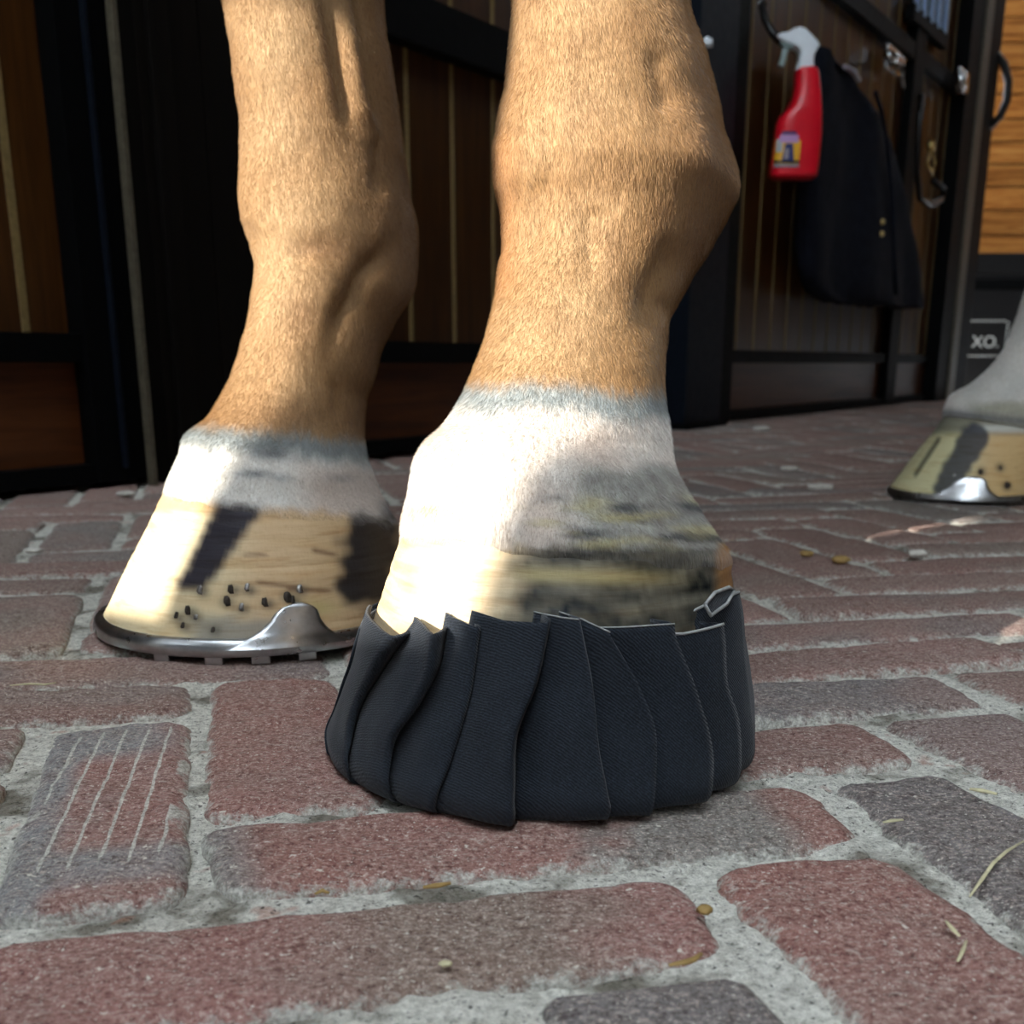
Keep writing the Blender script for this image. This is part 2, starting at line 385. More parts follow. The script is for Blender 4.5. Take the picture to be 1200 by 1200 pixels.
def sp_F(u, v, p, c):
    k = sstep(.16, .34, .5 - u) + sstep(.24, .36, v - .44) * sstep(1.1, .6, u) + .8 * sstep(.18, .26, .44 - v) * sstep(.40, .34, .44 - v); k = min(1, k + .35 * noise.noise(p * 60))
    c = mix3(srgb(148, 92, 86), srgb(124, 134, 140), max(0, k))
    f = (u * 6.2 + (1 - v) * 1.5) % 1.0; ln = max(0, 1 - abs(f - .5) / .13)
    return c, 1.25 * ln * sstep(.08, .2, v) * (1 - sstep(.9, .97, v)) * sstep(.06, .15, u)
SPECIAL = {(0, 0, 'h'): sp_B, (-1, -1, 'h'): sp_A, (3, -2, 'v'): sp_D, (2, -3, 'v'): sp_C, (0, 1, 'v'): sp_E, (-1, 0, 'v'): sp_F}
allb = []
for i in range(-70, 90):
    for j in range(-40, 110):
        kk = (i - j) % 6
        if kk == 0: key = (i, j, 'h'); a0, b0, a1, b1 = i, j, i + 3, j + 1
        elif kk == 5: key = (i, j, 'v'); a0, b0, a1, b1 = i, j, i + 1, j + 3
        else: continue
        c = O0 + E1 * ((a0 + a1) / 2) + E2 * ((b0 + b1) / 2)
        if c.y < -0.9 or c.y > 4.9 or c.x < -1.7 or c.x > 3.2: continue
        if (c - W0).dot(WN) < -0.10: continue
        vis = False
        if c.y > 0.1:
            x, y = proj(c); vis = -60 < x < 1260 and y < 1290
        allb.append((0 if vis else 1, c.length, key, (a0, b0, a1, b1)))
allb.sort()
floor = None
def build_floor():
    global floor
    vs_, fs = [], []
    x0, x1, y0, y1, st = -0.40, 0.56, 0.14, 0.86, 0.0025
    nx, ny = int((x1 - x0) / st), int((y1 - y0) / st)
    for j in range(ny + 1):
        for i in range(nx + 1):
            x, y = x0 + (x1 - x0) * i / nx, y0 + (y1 - y0) * j / ny
            p = Vector((x, y, 0))
            z = -0.0030 + 0.0022 * noise.noise(p * 38) + 0.0011 * noise.noise(p * 150) + 0.0006 * noise.noise(p * 420)
            if i in (0, nx) or j in (0, ny): z = -0.003
            vs_.append((x, y, z))
    for j in range(ny):
        for i in range(nx):
            a = j * (nx + 1) + i; fs.append((a, a + 1, a + nx + 2, a + nx + 1))
    X0, X1, Y0, Y1 = -2.6, 7.2, -3.2, 5.4
    for (a, b, c, d) in ((X0, X1, Y0, y0), (X0, X1, y1, Y1), (X0, x0, y0, y1), (x1, X1, y0, y1)):
        n = len(vs_); vs_ += [(a, c, -.003), (b, c, -.003), (b, d, -.003), (a, d, -.003)]; fs.append((n, n + 1, n + 2, n + 3))
    floor = mesh('floor', vs_, fs, M['mortar']); tag(floor, 'herringbone brick floor with pale sandy mortar joints', None, None, 'structure')
build_floor()
far_v, far_f, far_c, far_e = [], [], [], []
JT = 0.0036
cnt = 0
for vis, dist, key, (a0, b0, a1, b1) in allb:
    p = [lat(a0, b0), lat(a1, b0), lat(a1, b1), lat(a0, b1)]
    cen = (p[0] + p[1] + p[2] + p[3]) / 4
    eu = (p[1] - p[0]).normalized(); ev = (p[3] - p[0]).normalized()
    jx = JT + 0.0012 * noise.noise(cen * 31)
    c4 = [p[0] + eu * jx + ev * jx, p[1] - eu * jx + ev * jx, p[2] - eu * jx - ev * jx, p[3] + eu * jx - ev * jx]
    zt = 0.0002 + 0.0016 * noise.noise(cen * 17 + Vector((9, 9, 9)))
    if vis == 0 and cnt < 295:
        hz = key[2] == 'h'
        if key == (-1, 0, 'v'): g = (56, 60)
        elif dist < 0.55: g = (34, 12) if hz else (12, 34)
        elif dist < 1.0: g = (8, 3) if hz else (3, 8)
        else: g = (3, 1) if hz else (1, 3)
        v, f, c, e = brick_verts(c4, g[0], g[1], key, zt)
        mesh('brick', v, f, M['brick'], floor, True, c, {'edge': e}); cnt += 1
    else:
        v, f, c, e = brick_verts(c4, 0, 0, key, zt)
        n = len(far_v); far_v += v; far_f += [tuple(q + n for q in t) for t in f]; far_c += c; far_e += e
o = mesh('brick_field', far_v, far_f, M['brick'], floor, True, far_c, {'edge': far_e}); o['kind'] = 'stuff'

# ------------------------------------------------------------------ stall front
def wu(x, y, d=0.0):
    r_ = ray(x, y); t = (W0 + WN * d - EYE).dot(WN) / r_.dot(WN); p = EYE + r_ * t
    return (p - W0).dot(WD), p.z
def WP(u, d, z): return W0 + WD * u + WN * d + Vector((0, 0, z))
def wbox(name, u0, u1, z0, z1, d0, d1, mat, parent=None, bevel=0.0015):
    bm = bmesh.new(); quadbox(bm, WP(u0, d0, z0), WD * (u1 - u0), WN * (d1 - d0), (0, 0, z1 - z0))
    return from_bm(name, bm, mat, parent, False, bevel)
U = lambda x, y, d=0.0: wu(x, y, d)[0]
Z = lambda x, y, d=0.0: wu(x, y, d)[1]
PW = U(545, 400) - U(495, 400)                         # plank width on the stall fronts
Z_KT = Z(500, 425); Z_RT = Z(500, 401); Z_KB = Z(500, 511)
TOP = 2.3
def stall_door(n, u0, u1, rails, uphase, stiles, top=TOP, label=''):
    r = empty('door_%d' % n, WP(u0, 0, 0)); tag(r, label, None, None, 'structure')
    k = math.floor((u0 - uphase) / PW)
    while uphase + k * PW < u1:
        a = max(u0, uphase + k * PW); b = min(u1, uphase + (k + 1) * PW)
        if b - a > 0.01:
            wbox('plank', a + .002, b - .002, Z_RT - .02, top, -.042, -.020, M['plank'], r)
            if b < u1 - .01: wbox('joint_strip', b - .0045, b + .0045, Z_RT - .02, top, -.040, -.0185, M['tongue'], r, .0005)
        k += 1
    wbox('kick_board', u0, u1, Z_KB - .02, Z_KT + .02, -.042, -.016, M['kick'], r)
    wbox('rail', u0, u1, Z_KT, Z_RT, -.045, 0, M['steel'], r)
    wbox('bottom_rail', u0, u1, 0.006, Z_KB, -.045, 0.004, M['steel'], r)
    for (z0, z1) in rails: wbox('rail', u0, u1, z0, z1, -.045, 0.006, M['steel'], r)
    for (a, b) in stiles: wbox('stile', a, b, 0.006, top, -.045, 0.008, M['steel'], r)
    return r
u_d1 = U(94, 375); ph = U(545, 400)
stall_door(1, u_d1 - 0.75, U(100, 420), [], U(43, 375), [(U(93, 375), U(163, 500))], label='stall door of varnished planks in black steel frame, left of grey-edged post')
# the kick panel of the first door runs a little further than its planks: slim strip beside it painted as the frame's edge highlight
wbox('frame_glint', U(131, 470), U(136, 470), .02, TOP, 0.006, 0.014, M['bluesteel']).__setitem__('kind', 'structure')
tp = empty('trim_2', WP(U(175, 500), 0, 0)); tag(tp, 'dark brown stall post with a steel edge painted pale as if catching light', None, None, 'structure')
wbox('post', U(178, 520), U(214, 520), 0.0, TOP, -.05, 0.03, M['darkwood'], tp)
wbox('edge_glint', U(174, 530, .03), U(180, 530, .03), 0.0, TOP, 0.024, 0.034, M['edgeglint'], tp)  # pale strip paints the light caught on the post corner
wbox('cover_strip', U(209, 520, .03), U(214, 520, .03), 0.0, TOP, 0.030, 0.037, M['darkwood'], tp)
dk = empty('trim_3', WP(U(215, 500), 0, 0)); tag(dk, 'dark stained boarding between stall post and middle door', None, None, 'structure')
ua, ub = U(215, 480), U(400, 480)
for k in range(4): wbox('board', ua + (ub - ua) * k / 4 + .001, ua + (ub - ua) * (k + 1) / 4 - .001, 0.0, TOP, -.05, -.005, M['darkwood'], dk)
zb0 = Z(594, 92); zb1 = Z(594, 38)
stall_door(2, ub, U(786, 450), [(zb0, zb1)], ph, [(ub, ub + .03)], label='stall door of varnished planks with a black cross rail, between the two forelegs')
sp_ = empty('trim_4', WP(U(800, 490), 0, 0)); tag(sp_, 'blue-black square steel post between two stall doors', None, None, 'structure')
wbox('post', U(786, 490, .02), U(828, 490, .02), 0.0, TOP, -.05, 0.05, M['bluesteel'], sp_)
wbox('base_plate', U(782, 494, .02), U(832, 494, .02), 0.0, 0.012, -.05, 0.06, M['steel'], sp_)
wbox('flange', U(833, 480), U(850, 480), 0.0, TOP, -.05, 0.012, M['steel'], sp_)
zr0 = Z(1058, 60); zr1 = Z(1058, 38)
stall_door(3, U(848, 440), U(1100, 440), [(zr0, zr1)], U(912, 380), [(U(1040, 400), U(1051, 400))], label='stall door of varnished planks where the red bottle hangs')
ep = empty('trim_5', WP(U(1110, 440), 0, 0)); tag(ep, 'dark steel corner post with barred window strip beside pine wall', None, None, 'structure')
wbox('post', U(1098, 440, .03), U(1152, 250, .03), 0.0, TOP + .4, -.05, 0.03, M['steel'], ep)
wbox('glint_strip', U(1112, 440, .035), U(1119, 440, .035), 0.0, TOP + .4, 0.03, 0.038, M['edgeglint'], ep)  # pale strip paints a highlight line down the post
# barred opening high in the last door: bars painted with the sky's blue
br = empty('window_1', WP(U(1070, 30), 0, 0)); tag(br, 'barred grille high in the last stall door', None, None, 'structure')
for k, (x, y) in enumerate(((1073, 13), (1081, 20), (1089, 27), (1097, 33), (1105, 39))):
    u, z = wu(x, y, .01); bm = bmesh.new(); tube(bm, [WP(u, .012, z), WP(u, .012, z + .7)], .010, 10); from_bm('bar', bm, M['skybar'], br)
u0, z0 = wu(1069, 12, .01); u1, z1 = wu(1110, 42, .01)
wbox('bar_rail', u0, u1, z1 - .04, z1, -.01, .016, M['steel'], br)
wbox('wall_back', -1.6, U(1100, 440), 0.0, 2.75, -.12, -.056, M['darkwood']).__setitem__('kind', 'structure')

# pine-boarded end wall on the right, facing the camera
PR = WP(U(1150, 440), 0, 0)
wr = empty('wall_right', PR + Vector((0, 0.5, 0))); tag(wr, 'end wall of horizontal pine boards', None, None, 'structure')
YR = PR.y + 0.9
zz = [at(1180, y, YR).z for y in (300, 276, 246, 219, 192, 166, 139, 110, 80, 50, 20, -12, -45, -80, -115)]
for k in range(len(zz) - 1):
    bm = bmesh.new(); quadbox(bm, (PR.x - .6, YR, zz[k] + .003), (5.6, 0, 0), (0, .03, 0), (0, 0, zz[k + 1] - zz[k] - .006)); from_bm('board', bm, M['pine'], wr, False, .006)
bm = bmesh.new(); quadbox(bm, (PR.x - .6, YR + .02, 0), (5.6, 0, 0), (0, .05, 0), (0, 0, 2.75)); from_bm('backing', bm, M['darkwood'], wr, False)

# aisle end behind the camera: unseen gable, half leaf and bars added to shape the sunlight, ceiling over the aisle
SH = Vector((-math.sin(SUN_AZ), -math.cos(SUN_AZ), 0)); TE = math.tan(SUN_EL)
GN = WD                                                 # added gable stands square to the stall front
PB = at(640, 600, 0.345)                                # where the added half leaf's edge throws its shadow on the booted hoof
LZ = at(720, 548, 0.36)
tG = 1.35
def back_to_gable(p, g0):
    t = (p - g0).dot(GN) / (-SH.dot(GN)); return p + SH * t + Vector((0, 0, t * TE)), t
G0 = PB + SH * tG; G0.z = 0
GD = Vector((GN.y, -GN.x, 0))                           # along the gable, away from the stalls
e1, _ = back_to_gable(PB, G0); e2, _ = back_to_gable(LZ, G0)
def gs(p): return (p - G0).dot(GD)
s_leaf, z_leaf = gs(e1), e2.z
def s_at(x, y): return gs(back_to_gable(Vector((x, y, 0)), G0)[0])
s_left = s_at(0, 0.728); s_m0, s_m1 = sorted((s_at(0, 0.445), s_at(0, 0.630)))
z_sill = back_to_gable(Vector((-0.16, 0.52, 0.010)), G0)[0].z
z_lint = max(back_to_gable(Vector(q), G0)[0].z for q in ((0.04, 0.42, 0.285), (-0.12, 0.60, 0.31)))
def gbox(name, s0, s1, z0, z1, th, mat, off=0.0):
    bm = bmesh.new(); quadbox(bm, G0 + GD * s0 + GN * off + Vector((0, 0, z0)), GD * (s1 - s0), -GN * th, (0, 0, z1 - z0))
    return from_bm(name, bm, mat, None, False, .003)
s_right = s_leaf + 0.95
s_jamb = s_at(0.128, 0.442)
tag(gbox('shade_wall', s_left - 1.2, s_left, 0, 2.75, .06, M['plaster']), None, None, None, 'structure')  # unseen wall, edge placed to stop sun left of the legs
tag(gbox('shade_lintel', s_left - .0, s_right, z_lint, 2.75, .06, M['plaster']), None, None, None, 'structure')  # unseen lintel, height set to stop sun on the floor beyond the legs
tag(gbox('shade_jamb', s_jamb, s_right, z_leaf, z_lint, .05, M['darkwood']), None, None, None, 'structure')  # unseen jamb added to shade the floor right of the near leg
tag(gbox('shade_mullion', s_m0, s_m1, z_sill, z_lint, .05, M['darkwood']), None, None, None, 'structure')  # unseen bar added to block the sun between the forelegs
tag(gbox('door_5', s_left, s_leaf, 0.01, z_sill, .03, M['darkwood']), None, None, None, 'structure')  # unseen sill added to keep sun off the front bricks
tag(gbox('door_4', s_leaf, s_right, 0.01, z_leaf, .03, M['darkwood']), None, None, None, 'structure')  # unseen half leaf added to cast the shadow on the booted hoof
# opposite side of the aisle, out of view to the right
bm = bmesh.new(); quadbox(bm, WP(-4.2, 2.7, 0), WD * 13.5, WN * .06, (0, 0, 2.75)); tag(from_bm('wall_left', bm, M['darkwood'], None, False), None, None, None, 'structure')
bm = bmesh.new(); quadbox(bm, (-2.6, 0.55, 2.75), (9.8, 0, 0), (0, 4.85, 0), (0, 0, .05)); quadbox(bm, (0.45, -3.2, 2.75), (6.75, 0, 0), (0, 3.75, 0), (0, 0, .05)); tag(from_bm('ceiling', bm, M['roof'], None, False), None, None, None, 'structure')

# ------------------------------------------------------------------ horse
NSEG = 192
def hoofshape(th, ab, rear):
    """unit cross-section, th = 0 at the toe, +90 deg on the side turned to the right"""
    c, s = math.cos(th), math.sin(th)
    return (ab * c * (rear if c < 0 else 1.0), s)
def solve_ring(y, xL, xR, Yc, ab, rear, tilt, yaw, nseg=NSEG):
    toe = Vector((-math.sin(yaw), -math.cos(yaw), 0)); lt = Vector((math.cos(yaw), -math.sin(yaw), 0))
    c = at((xL + xR) / 2, y, Yc); s = (at(xR, y, Yc) - at(xL, y, Yc)).length / 2
    uv = [hoofshape(2 * math.pi * k / nseg, ab, rear) for k in range(nseg)]
    for it in range(5):
        P = [c + (toe * a + lt * b + Vector((0, 0, tilt * a))) * s for a, b in uv]
        xs = [proj(p)[0] for p in P]; lo, hi = min(xs), max(xs)
        s *= (xR - xL) / (hi - lo)
        d = (at(CX + 1, y, Yc) - at(CX, y, Yc)).length
        c = c + Vector((((xL + xR) / 2 - (lo + hi) / 2) * d, 0, 0))
    return [c + (toe * a + lt * b + Vector((0, 0, tilt * a))) * s for a, b in uv], c
def loft(rings, capa=False, capb=False, base=0):
    n = len(rings[0]); vs_ = [p for r_ in rings for p in r_]; fs = []
    for i in range(len(rings) - 1):
        for k in range(n):
            a, b = i * n + k, i * n + (k + 1) % n
            fs.append((base + a, base + a + n, base + b + n, base + b))
    if capa: fs.append(tuple(base + k for k in range(n)))
    if capb: fs.append(tuple(base + (len(rings) - 1) * n + k for k in range(n - 1, -1, -1)))
    return vs_, fs
def leg_rings(keys, yaw, ys):
    out = []
    for y in ys:
        r_ = crom(keys, y); P, c = solve_ring(y, r_[0], r_[1], r_[2], r_[3], r_[4], r_[5], yaw); out.append((P, c, y))
    return out
def facing(p, c):
    d = Vector((p.x - c.x, p.y - c.y, 0)); v = Vector((-p.x, -p.y, 0))
    if d.length < 1e-9: return 0
    return d.normalized().dot(v.normalized())
def features(P, c, feats):
    out = []
    for p in P:
        x, y = proj(p); f = sstep(-0.25, 0.1, facing(p, c)); dr = 0.0
        for pts, w, amp in feats:
            best, bg_ = 1e9, 0
            for i, (a, b) in enumerate(zip(pts[:-1], pts[1:])):
                d, t = segd(x, y, a, b)
                if d < best: best, bg_ = d, (i + t) / (len(pts) - 1)
            dr += amp * math.exp(-(best / w) ** 2) * sstep(0, .3, bg_) * sstep(1, .65, bg_)
        d = Vector((p.x - c.x, p.y - c.y, 0)).normalized()
        out.append(p + d * (dr * f + 0.0007 * noise.noise(p * 55) + 0.0004 * noise.noise(p * 150)))
    return out
def frange(a, b, st):
    n = max(1, int(round((b - a) / st))); return [a + (b - a) * i / n for i in range(n + 1)]
yawA, yawB, yawH = R(34), R(58), R(80)
KA = [(-120,604,792,.445,1.22,1.15,0),(0,601,808,.445,1.22,1.15,0),(56,598,826,.445,1.22,1.18,.02),(112,594,841,.445,1.22,1.2,.03),(150,583,850,.445,1.2,1.25,.04),
      (180,580,860,.444,1.18,1.3,.05),(205,581,864,.442,1.16,1.3,.07),(232,582,854,.440,1.14,1.3,.10),(262,588,838,.437,1.1,1.25,.14),(307,590,812,.431,1.05,1.15,.20),
      (337,584,796,.426,1.02,1.1,.24),(364,581,783,.421,1.0,1.05,.27),(412,571,777,.412,1.0,1.0,.30),(450,558,778,.406,1.0,1.0,.30),(485,543,783,.401,1.0,1.0,.30),
      (526,520,790,.396,1.0,1.0,.29),(549,497,800,.393,1.02,1.0,.28),(572,485,815,.390,1.02,1.0,.27),(600,480,834,.387,1.02,1.0,.24),(640,471.5,858,.384,1.02,.97,.185),(656,471,854,.383,1.02,.95,.16)]
HA = [(632,482,842,.385,1.02,.96,.19),(644,472,856,.384,1.02,.96,.18),(714,444,860,.380,1.03,.95,.09),(790,416,858,.377,1.04,.94,.03),(868,396,858,.374,1.04,.93,0)]
KB = [(-120,258,446,.600,1.22,1.1,0),(0,262,449,.600,1.22,1.1,0),(56,269,455,.600,1.22,1.1,.02),(112,276,464,.600,1.22,1.12,.03),(150,281,470,.600,1.2,1.15,.04),(191,281,476,.600,1.18,1.2,.05),
      (220,280,481,.599,1.16,1.22,.06),(250,281,488,.597,1.15,1.25,.08),(279,285,490,.595,1.13,1.25,.10),(306,295,488,.593,1.1,1.22,.14),(330,299,481,.590,1.06,1.15,.18),
      (349,298,469,.588,1.03,1.1,.2),(370,296,456,.585,1.0,1.05,.24),(394,292,446,.582,1.0,1.0,.27),(423,284,438,.579,1.0,1.0,.30),(453,275,428,.576,1.0,1.0,.30),(485,261,426,.573,1.0,1.0,.30),
      (514,243,431,.570,1.0,1.0,.29),(541,216,440,.567,1.02,1.0,.28),(557,211,446,.566,1.02,1.0,.26),(580,200,458,.565,1.03,.98,.22),(596,193,467,.5645,1.03,.95,.185),(606,192,466,.564,1.03,.93,.16)]
HB = [(584,206,456,.565,1.03,.95,.20),(594,194.5,467,.565,1.03,.95,.185),(620,178,474,.564,1.03,.95,.14),(660,152,480,.562,1.04,.94,.08),(716,117,482,.560,1.05,.93,0)]
KH = [(200,1256,1350,1.16,1.2,1.1,0),(250,1238,1336,1.155,1.2,1.15,.05),(330,1207,1306,1.15,1.1,1.1,.15),(375,1193,1284,1.145,1.0,1.0,.25),(420,1177,1266,1.14,1.0,1.0,.3),(440,1163,1256,1.137,1.0,1.0,.3),(453,1150,1250,1.135,1.0,1.0,.3),
      (467,1133,1243,1.133,1.0,1.0,.28),(476,1116,1238,1.132,1.02,1.0,.26),(485,1109,1235,1.132,1.02,1.0,.24),(500,1104,1233,1.132,1.02,.98,.2)]
HH = [(490,1110,1230,1.132,1.02,.95,.2),(507,1100,1230,1.132,1.02,.95,.15),(533,1076,1224,1.131,1.03,.95,.07),(573,1043,1213,1.130,1.04,.93,0)]
FEA = [([(612,-20),(628,90),(646,190),(622,300),(600,350)], 14, -0.0022), ([(590,150),(594,230)], 14, 0.0012), ([(758,40),(775,100),(790,140)], 14, -0.0020), ([(805,-20),(822,60)], 8, -0.0018),
       ([(696,235),(693,275),(690,345)], 16, -0.0022), ([(720,225),(750,262),(775,290)], 20, 0.0012), ([(805,100),(815,160),(812,215)], 22, 0.0012), ([(800,270),(765,330),(748,400)], 16, -0.0030), ([(660,300),(640,400)], 22, 0.0014),
       ([(715,480),(720,520)], 40, 0.001), ([(790,545),(640,560),(490,580)], 16, 0.0014)]
FEB = [([(376,-120),(384,0),(400,110),(408,160)], 10, -0.0055), ([(414,-120),(424,0),(442,110),(462,180)], 9, -0.0055), ([(398,-20),(420,110),(432,150)], 9, 0.0025), ([(440,0),(462,140),(475,230)], 10, 0.0020),
       ([(443,150),(440,240)], 8, -0.0025), ([(470,275),(425,320),(398,370),(385,430)], 13, -0.0050), ([(335,300),(365,294),(410,288)], 16, -0.0016), ([(330,345),(352,365),(380,385)], 16, -0.0010), ([(400,330),(380,350)], 14, 0.0018),
       ([(287,255),(300,290)], 7, -0.0014), ([(310,330),(312,400)], 20, 0.0012), ([(392,440),(396,500)], 8, -0.0014), ([(215,541),(320,560),(440,565)], 10, 0.0012)]

COAT, COATD, COATL = (.31, .178, .076), (.175, .086, .033), (.42, .275, .140)
WHITE, PINK, GREYH, BLK = (.74, .72, .67), (.60, .49, .41), (.23, .255, .255), (.045, .045, .048)
def nz(x, y, s, o=0): return noise.noise(Vector((x * s, y * s, o)))
def paint_A(x, y, p, f):
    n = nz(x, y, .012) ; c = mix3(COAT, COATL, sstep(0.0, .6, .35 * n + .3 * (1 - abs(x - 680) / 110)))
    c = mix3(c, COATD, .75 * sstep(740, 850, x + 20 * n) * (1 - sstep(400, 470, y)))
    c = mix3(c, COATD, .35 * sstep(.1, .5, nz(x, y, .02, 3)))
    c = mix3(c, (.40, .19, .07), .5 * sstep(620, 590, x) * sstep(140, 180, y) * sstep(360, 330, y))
    c = mix3(c, COATL, .6 * math.exp(-((x - 610) / 50) ** 2 - ((y - 400) / 50) ** 2))
    yb = 452 + 10 * nz(x, 0, .02) + 4 * nz(x, 0, .12) + 12 * sstep(640, 760, x)
    c = mix3(c, GREYH, sstep(yb - 14, yb + 12, y + 9 * nz(x * 2.5, y * .6, .12, 2)))
    w = sstep(yb + 16, yb + 44, y + 9 * nz(x, y, .05) + 6 * nz(x * 2, y * .5, .15, 7))
    c = mix3(c, mix3(PINK, WHITE, .45 + .5 * nz(x, y, .015)), w)
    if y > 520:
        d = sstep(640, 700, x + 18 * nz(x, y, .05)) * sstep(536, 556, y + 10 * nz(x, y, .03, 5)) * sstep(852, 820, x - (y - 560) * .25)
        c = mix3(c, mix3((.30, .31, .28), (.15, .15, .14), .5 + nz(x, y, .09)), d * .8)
        b = max(0, nz(x * .18, y, .085, 9)) * sstep(560, 600, y) * sstep(610, 680, x)
        c = mix3(c, BLK, min(.9, 2.4 * b)); b2 = max(0, nz(x * .2, y, .075, 21)) * sstep(570, 590, y) * sstep(590, 650, x)
        c = mix3(c, (.46, .40, .20), min(.7, 1.8 * b2))
        c = mix3(c, (.52, .30, .12), .5 * math.exp(-((x - 500) / 26) ** 2 - ((y - 598) / 10) ** 2))
        l = math.exp(-((y - 648 - 2 * nz(x, 0, .05)) / 4.5) ** 2) * sstep(470, 620, x)
        c = mix3(c, BLK, .85 * l)
        c = mix3(c, (.30, .16, .06), sstep(836, 846, x) * sstep(628, 640, y))
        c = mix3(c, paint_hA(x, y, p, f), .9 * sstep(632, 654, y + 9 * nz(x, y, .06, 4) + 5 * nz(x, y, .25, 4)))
    return c
def paint_hA(x, y, p, f):
    c = mix3((.66, .50, .30), (.74, .62, .42), .5 + .8 * nz(x * .4, y, .03))
    c = mix3(c, (.42, .24, .10), .8 * max(0, nz(x * .15, y, .09, 4)))
    c = mix3(c, (.40, .22, .09), sstep(520, 480, x + .35 * (y - 650)) * .5 * (.5 + nz(x, y, .04)))
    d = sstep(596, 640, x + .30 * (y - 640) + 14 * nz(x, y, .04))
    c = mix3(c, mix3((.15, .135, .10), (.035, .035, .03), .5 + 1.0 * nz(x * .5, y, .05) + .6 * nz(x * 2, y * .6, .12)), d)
    c = mix3(c, (.44, .36, .16), d * .7 * math.exp(-((y - 674 - .03 * (x - 650)) / 9) ** 2) * sstep(840, 700, x))
    c = mix3(c, (.30, .15, .05), sstep(832, 848, x))
    return c
def paint_B(x, y, p, f):
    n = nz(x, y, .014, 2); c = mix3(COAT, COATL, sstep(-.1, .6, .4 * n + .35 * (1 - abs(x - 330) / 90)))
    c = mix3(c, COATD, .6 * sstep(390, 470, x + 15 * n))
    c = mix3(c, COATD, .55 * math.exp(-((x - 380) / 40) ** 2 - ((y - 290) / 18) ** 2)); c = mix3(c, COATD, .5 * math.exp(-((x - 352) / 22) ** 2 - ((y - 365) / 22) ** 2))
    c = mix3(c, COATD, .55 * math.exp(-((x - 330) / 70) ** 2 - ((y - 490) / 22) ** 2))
    yb = 506 + 6 * nz(x, 0, .03) + .09 * (x - 290)
    c = mix3(c, GREYH, sstep(yb - 12, yb + 10, y + 7 * nz(x * 2.5, y * .6, .12, 2))); c = mix3(c, WHITE, sstep(yb + 12, yb + 36, y + 7 * nz(x, y, .06) + 5 * nz(x * 2, y * .5, .15, 7)))
    c = mix3(c, PINK, .7 * sstep(330, 380, x) * sstep(yb + 20, yb + 40, y))
    for (cx_, cy_, rx, ry, k) in ((318, 532, 20, 6, .8), (300, 555, 22, 4, .9), (330, 560, 14, 3, .7), (400, 560, 20, 5, .4)):
        c = mix3(c, (.14, .15, .16), k * math.exp(-((x - cx_) / rx) ** 2 - ((y - cy_) / ry) ** 2))
    c = mix3(c, (.05, .05, .055), .85 * sstep(435, 460, x) * sstep(575, 592, y))
    yh = 584 + .075 * (x - 200); return mix3(c, paint_hB(x, y, p, f), .95 * sstep(yh - 6, yh + 10, y + 5 * nz(x, y, .06) + 3 * nz(x, y, .25)))
def paint_hB(x, y, p, f):
    c = mix3((.70, .58, .36), (.62, .44, .25), sstep(240, 320, x)); c = mix3(c, (.52, .34, .16), .6 * max(0, nz(x * .2, y, .07, 3)))
    c = mix3(c, (.45, .28, .13), .7 * sstep(608, 594, y + 5 * nz(x, y, .06)))
    d, t = segd(x, y, (284, 588), (222, 692)); wdt = 25 - 9 * t
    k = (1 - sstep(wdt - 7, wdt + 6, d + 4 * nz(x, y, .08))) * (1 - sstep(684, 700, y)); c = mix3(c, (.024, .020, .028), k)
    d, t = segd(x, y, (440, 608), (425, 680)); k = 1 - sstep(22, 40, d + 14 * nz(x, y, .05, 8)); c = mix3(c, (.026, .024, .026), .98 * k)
    for (a, b, ww) in (((305, 683), (350, 688), 3), ((340, 690), (385, 692), 3), ((368, 645), (392, 650), 3), ((285, 650), (310, 651), 2)):
        d, t = segd(x, y, a, b); c = mix3(c, (.16, .08, .04), .8 * math.exp(-(d / ww) ** 2))
    c = mix3(c, (.20, .21, .20), .75 * sstep(712, 735, y + 8 * nz(x, y, .05)) * sstep(205, 240, x) * sstep(360, 320, x))
    for q in NL:
        c = mix3(c, (.10, .09, .07), .85 * math.exp(-((x - q[0] - 2) / 8) ** 2 - ((y - q[1] - 2) / 7) ** 2))
    c = mix3(c, (.50, .42, .16), .6 * math.exp(-((x - 375) / 22) ** 2 - ((y - 712) / 10) ** 2))
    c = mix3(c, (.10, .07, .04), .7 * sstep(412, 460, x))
    return c
def paint_H(x, y, p, f):
    c = mix3(WHITE, (.60, .60, .56), .5 + nz(x, y, .03)); c = mix3(c, (.28, .27, .18), .7 * sstep(466, 476, y + 5 * nz(x, y, .05)) * sstep(1125, 1150, x))
    c = mix3(c, (.10, .11, .13), .8 * math.exp(-((y - 484 - .12 * (x - 1115)) / 5) ** 2)); return c
def paint_hH(x, y, p, f):
    c = mix3((.62, .58, .34), (.60, .42, .20), sstep(1120, 1165, x)); c = mix3(c, (.16, .17, .15), .8 * sstep(514, 502, y)); c = mix3(c, (.62, .64, .58), .8 * math.exp(-((y - 502) / 5) ** 2) * sstep(1130, 1150, x))
    d, t = segd(x, y, (1142, 512), (1108, 572)); c = mix3(c, (.045, .05, .065), .92 * (1 - sstep(13 - 2 * t, 20 - 2 * t, d + 3 * nz(x, y, .1))))
    d, t = segd(x, y, (1100, 515), (1073, 556)); c = mix3(c, (.09, .085, .06), .85 * (1 - sstep(1.5, 4, d)))
    for q in ((1150, 553), (1172, 548), (1180, 570)):
        c = mix3(c, (.05, .05, .04), .9 * math.exp(-(math.hypot(x - q[0], y - q[1]) / 5) ** 2))
    return c
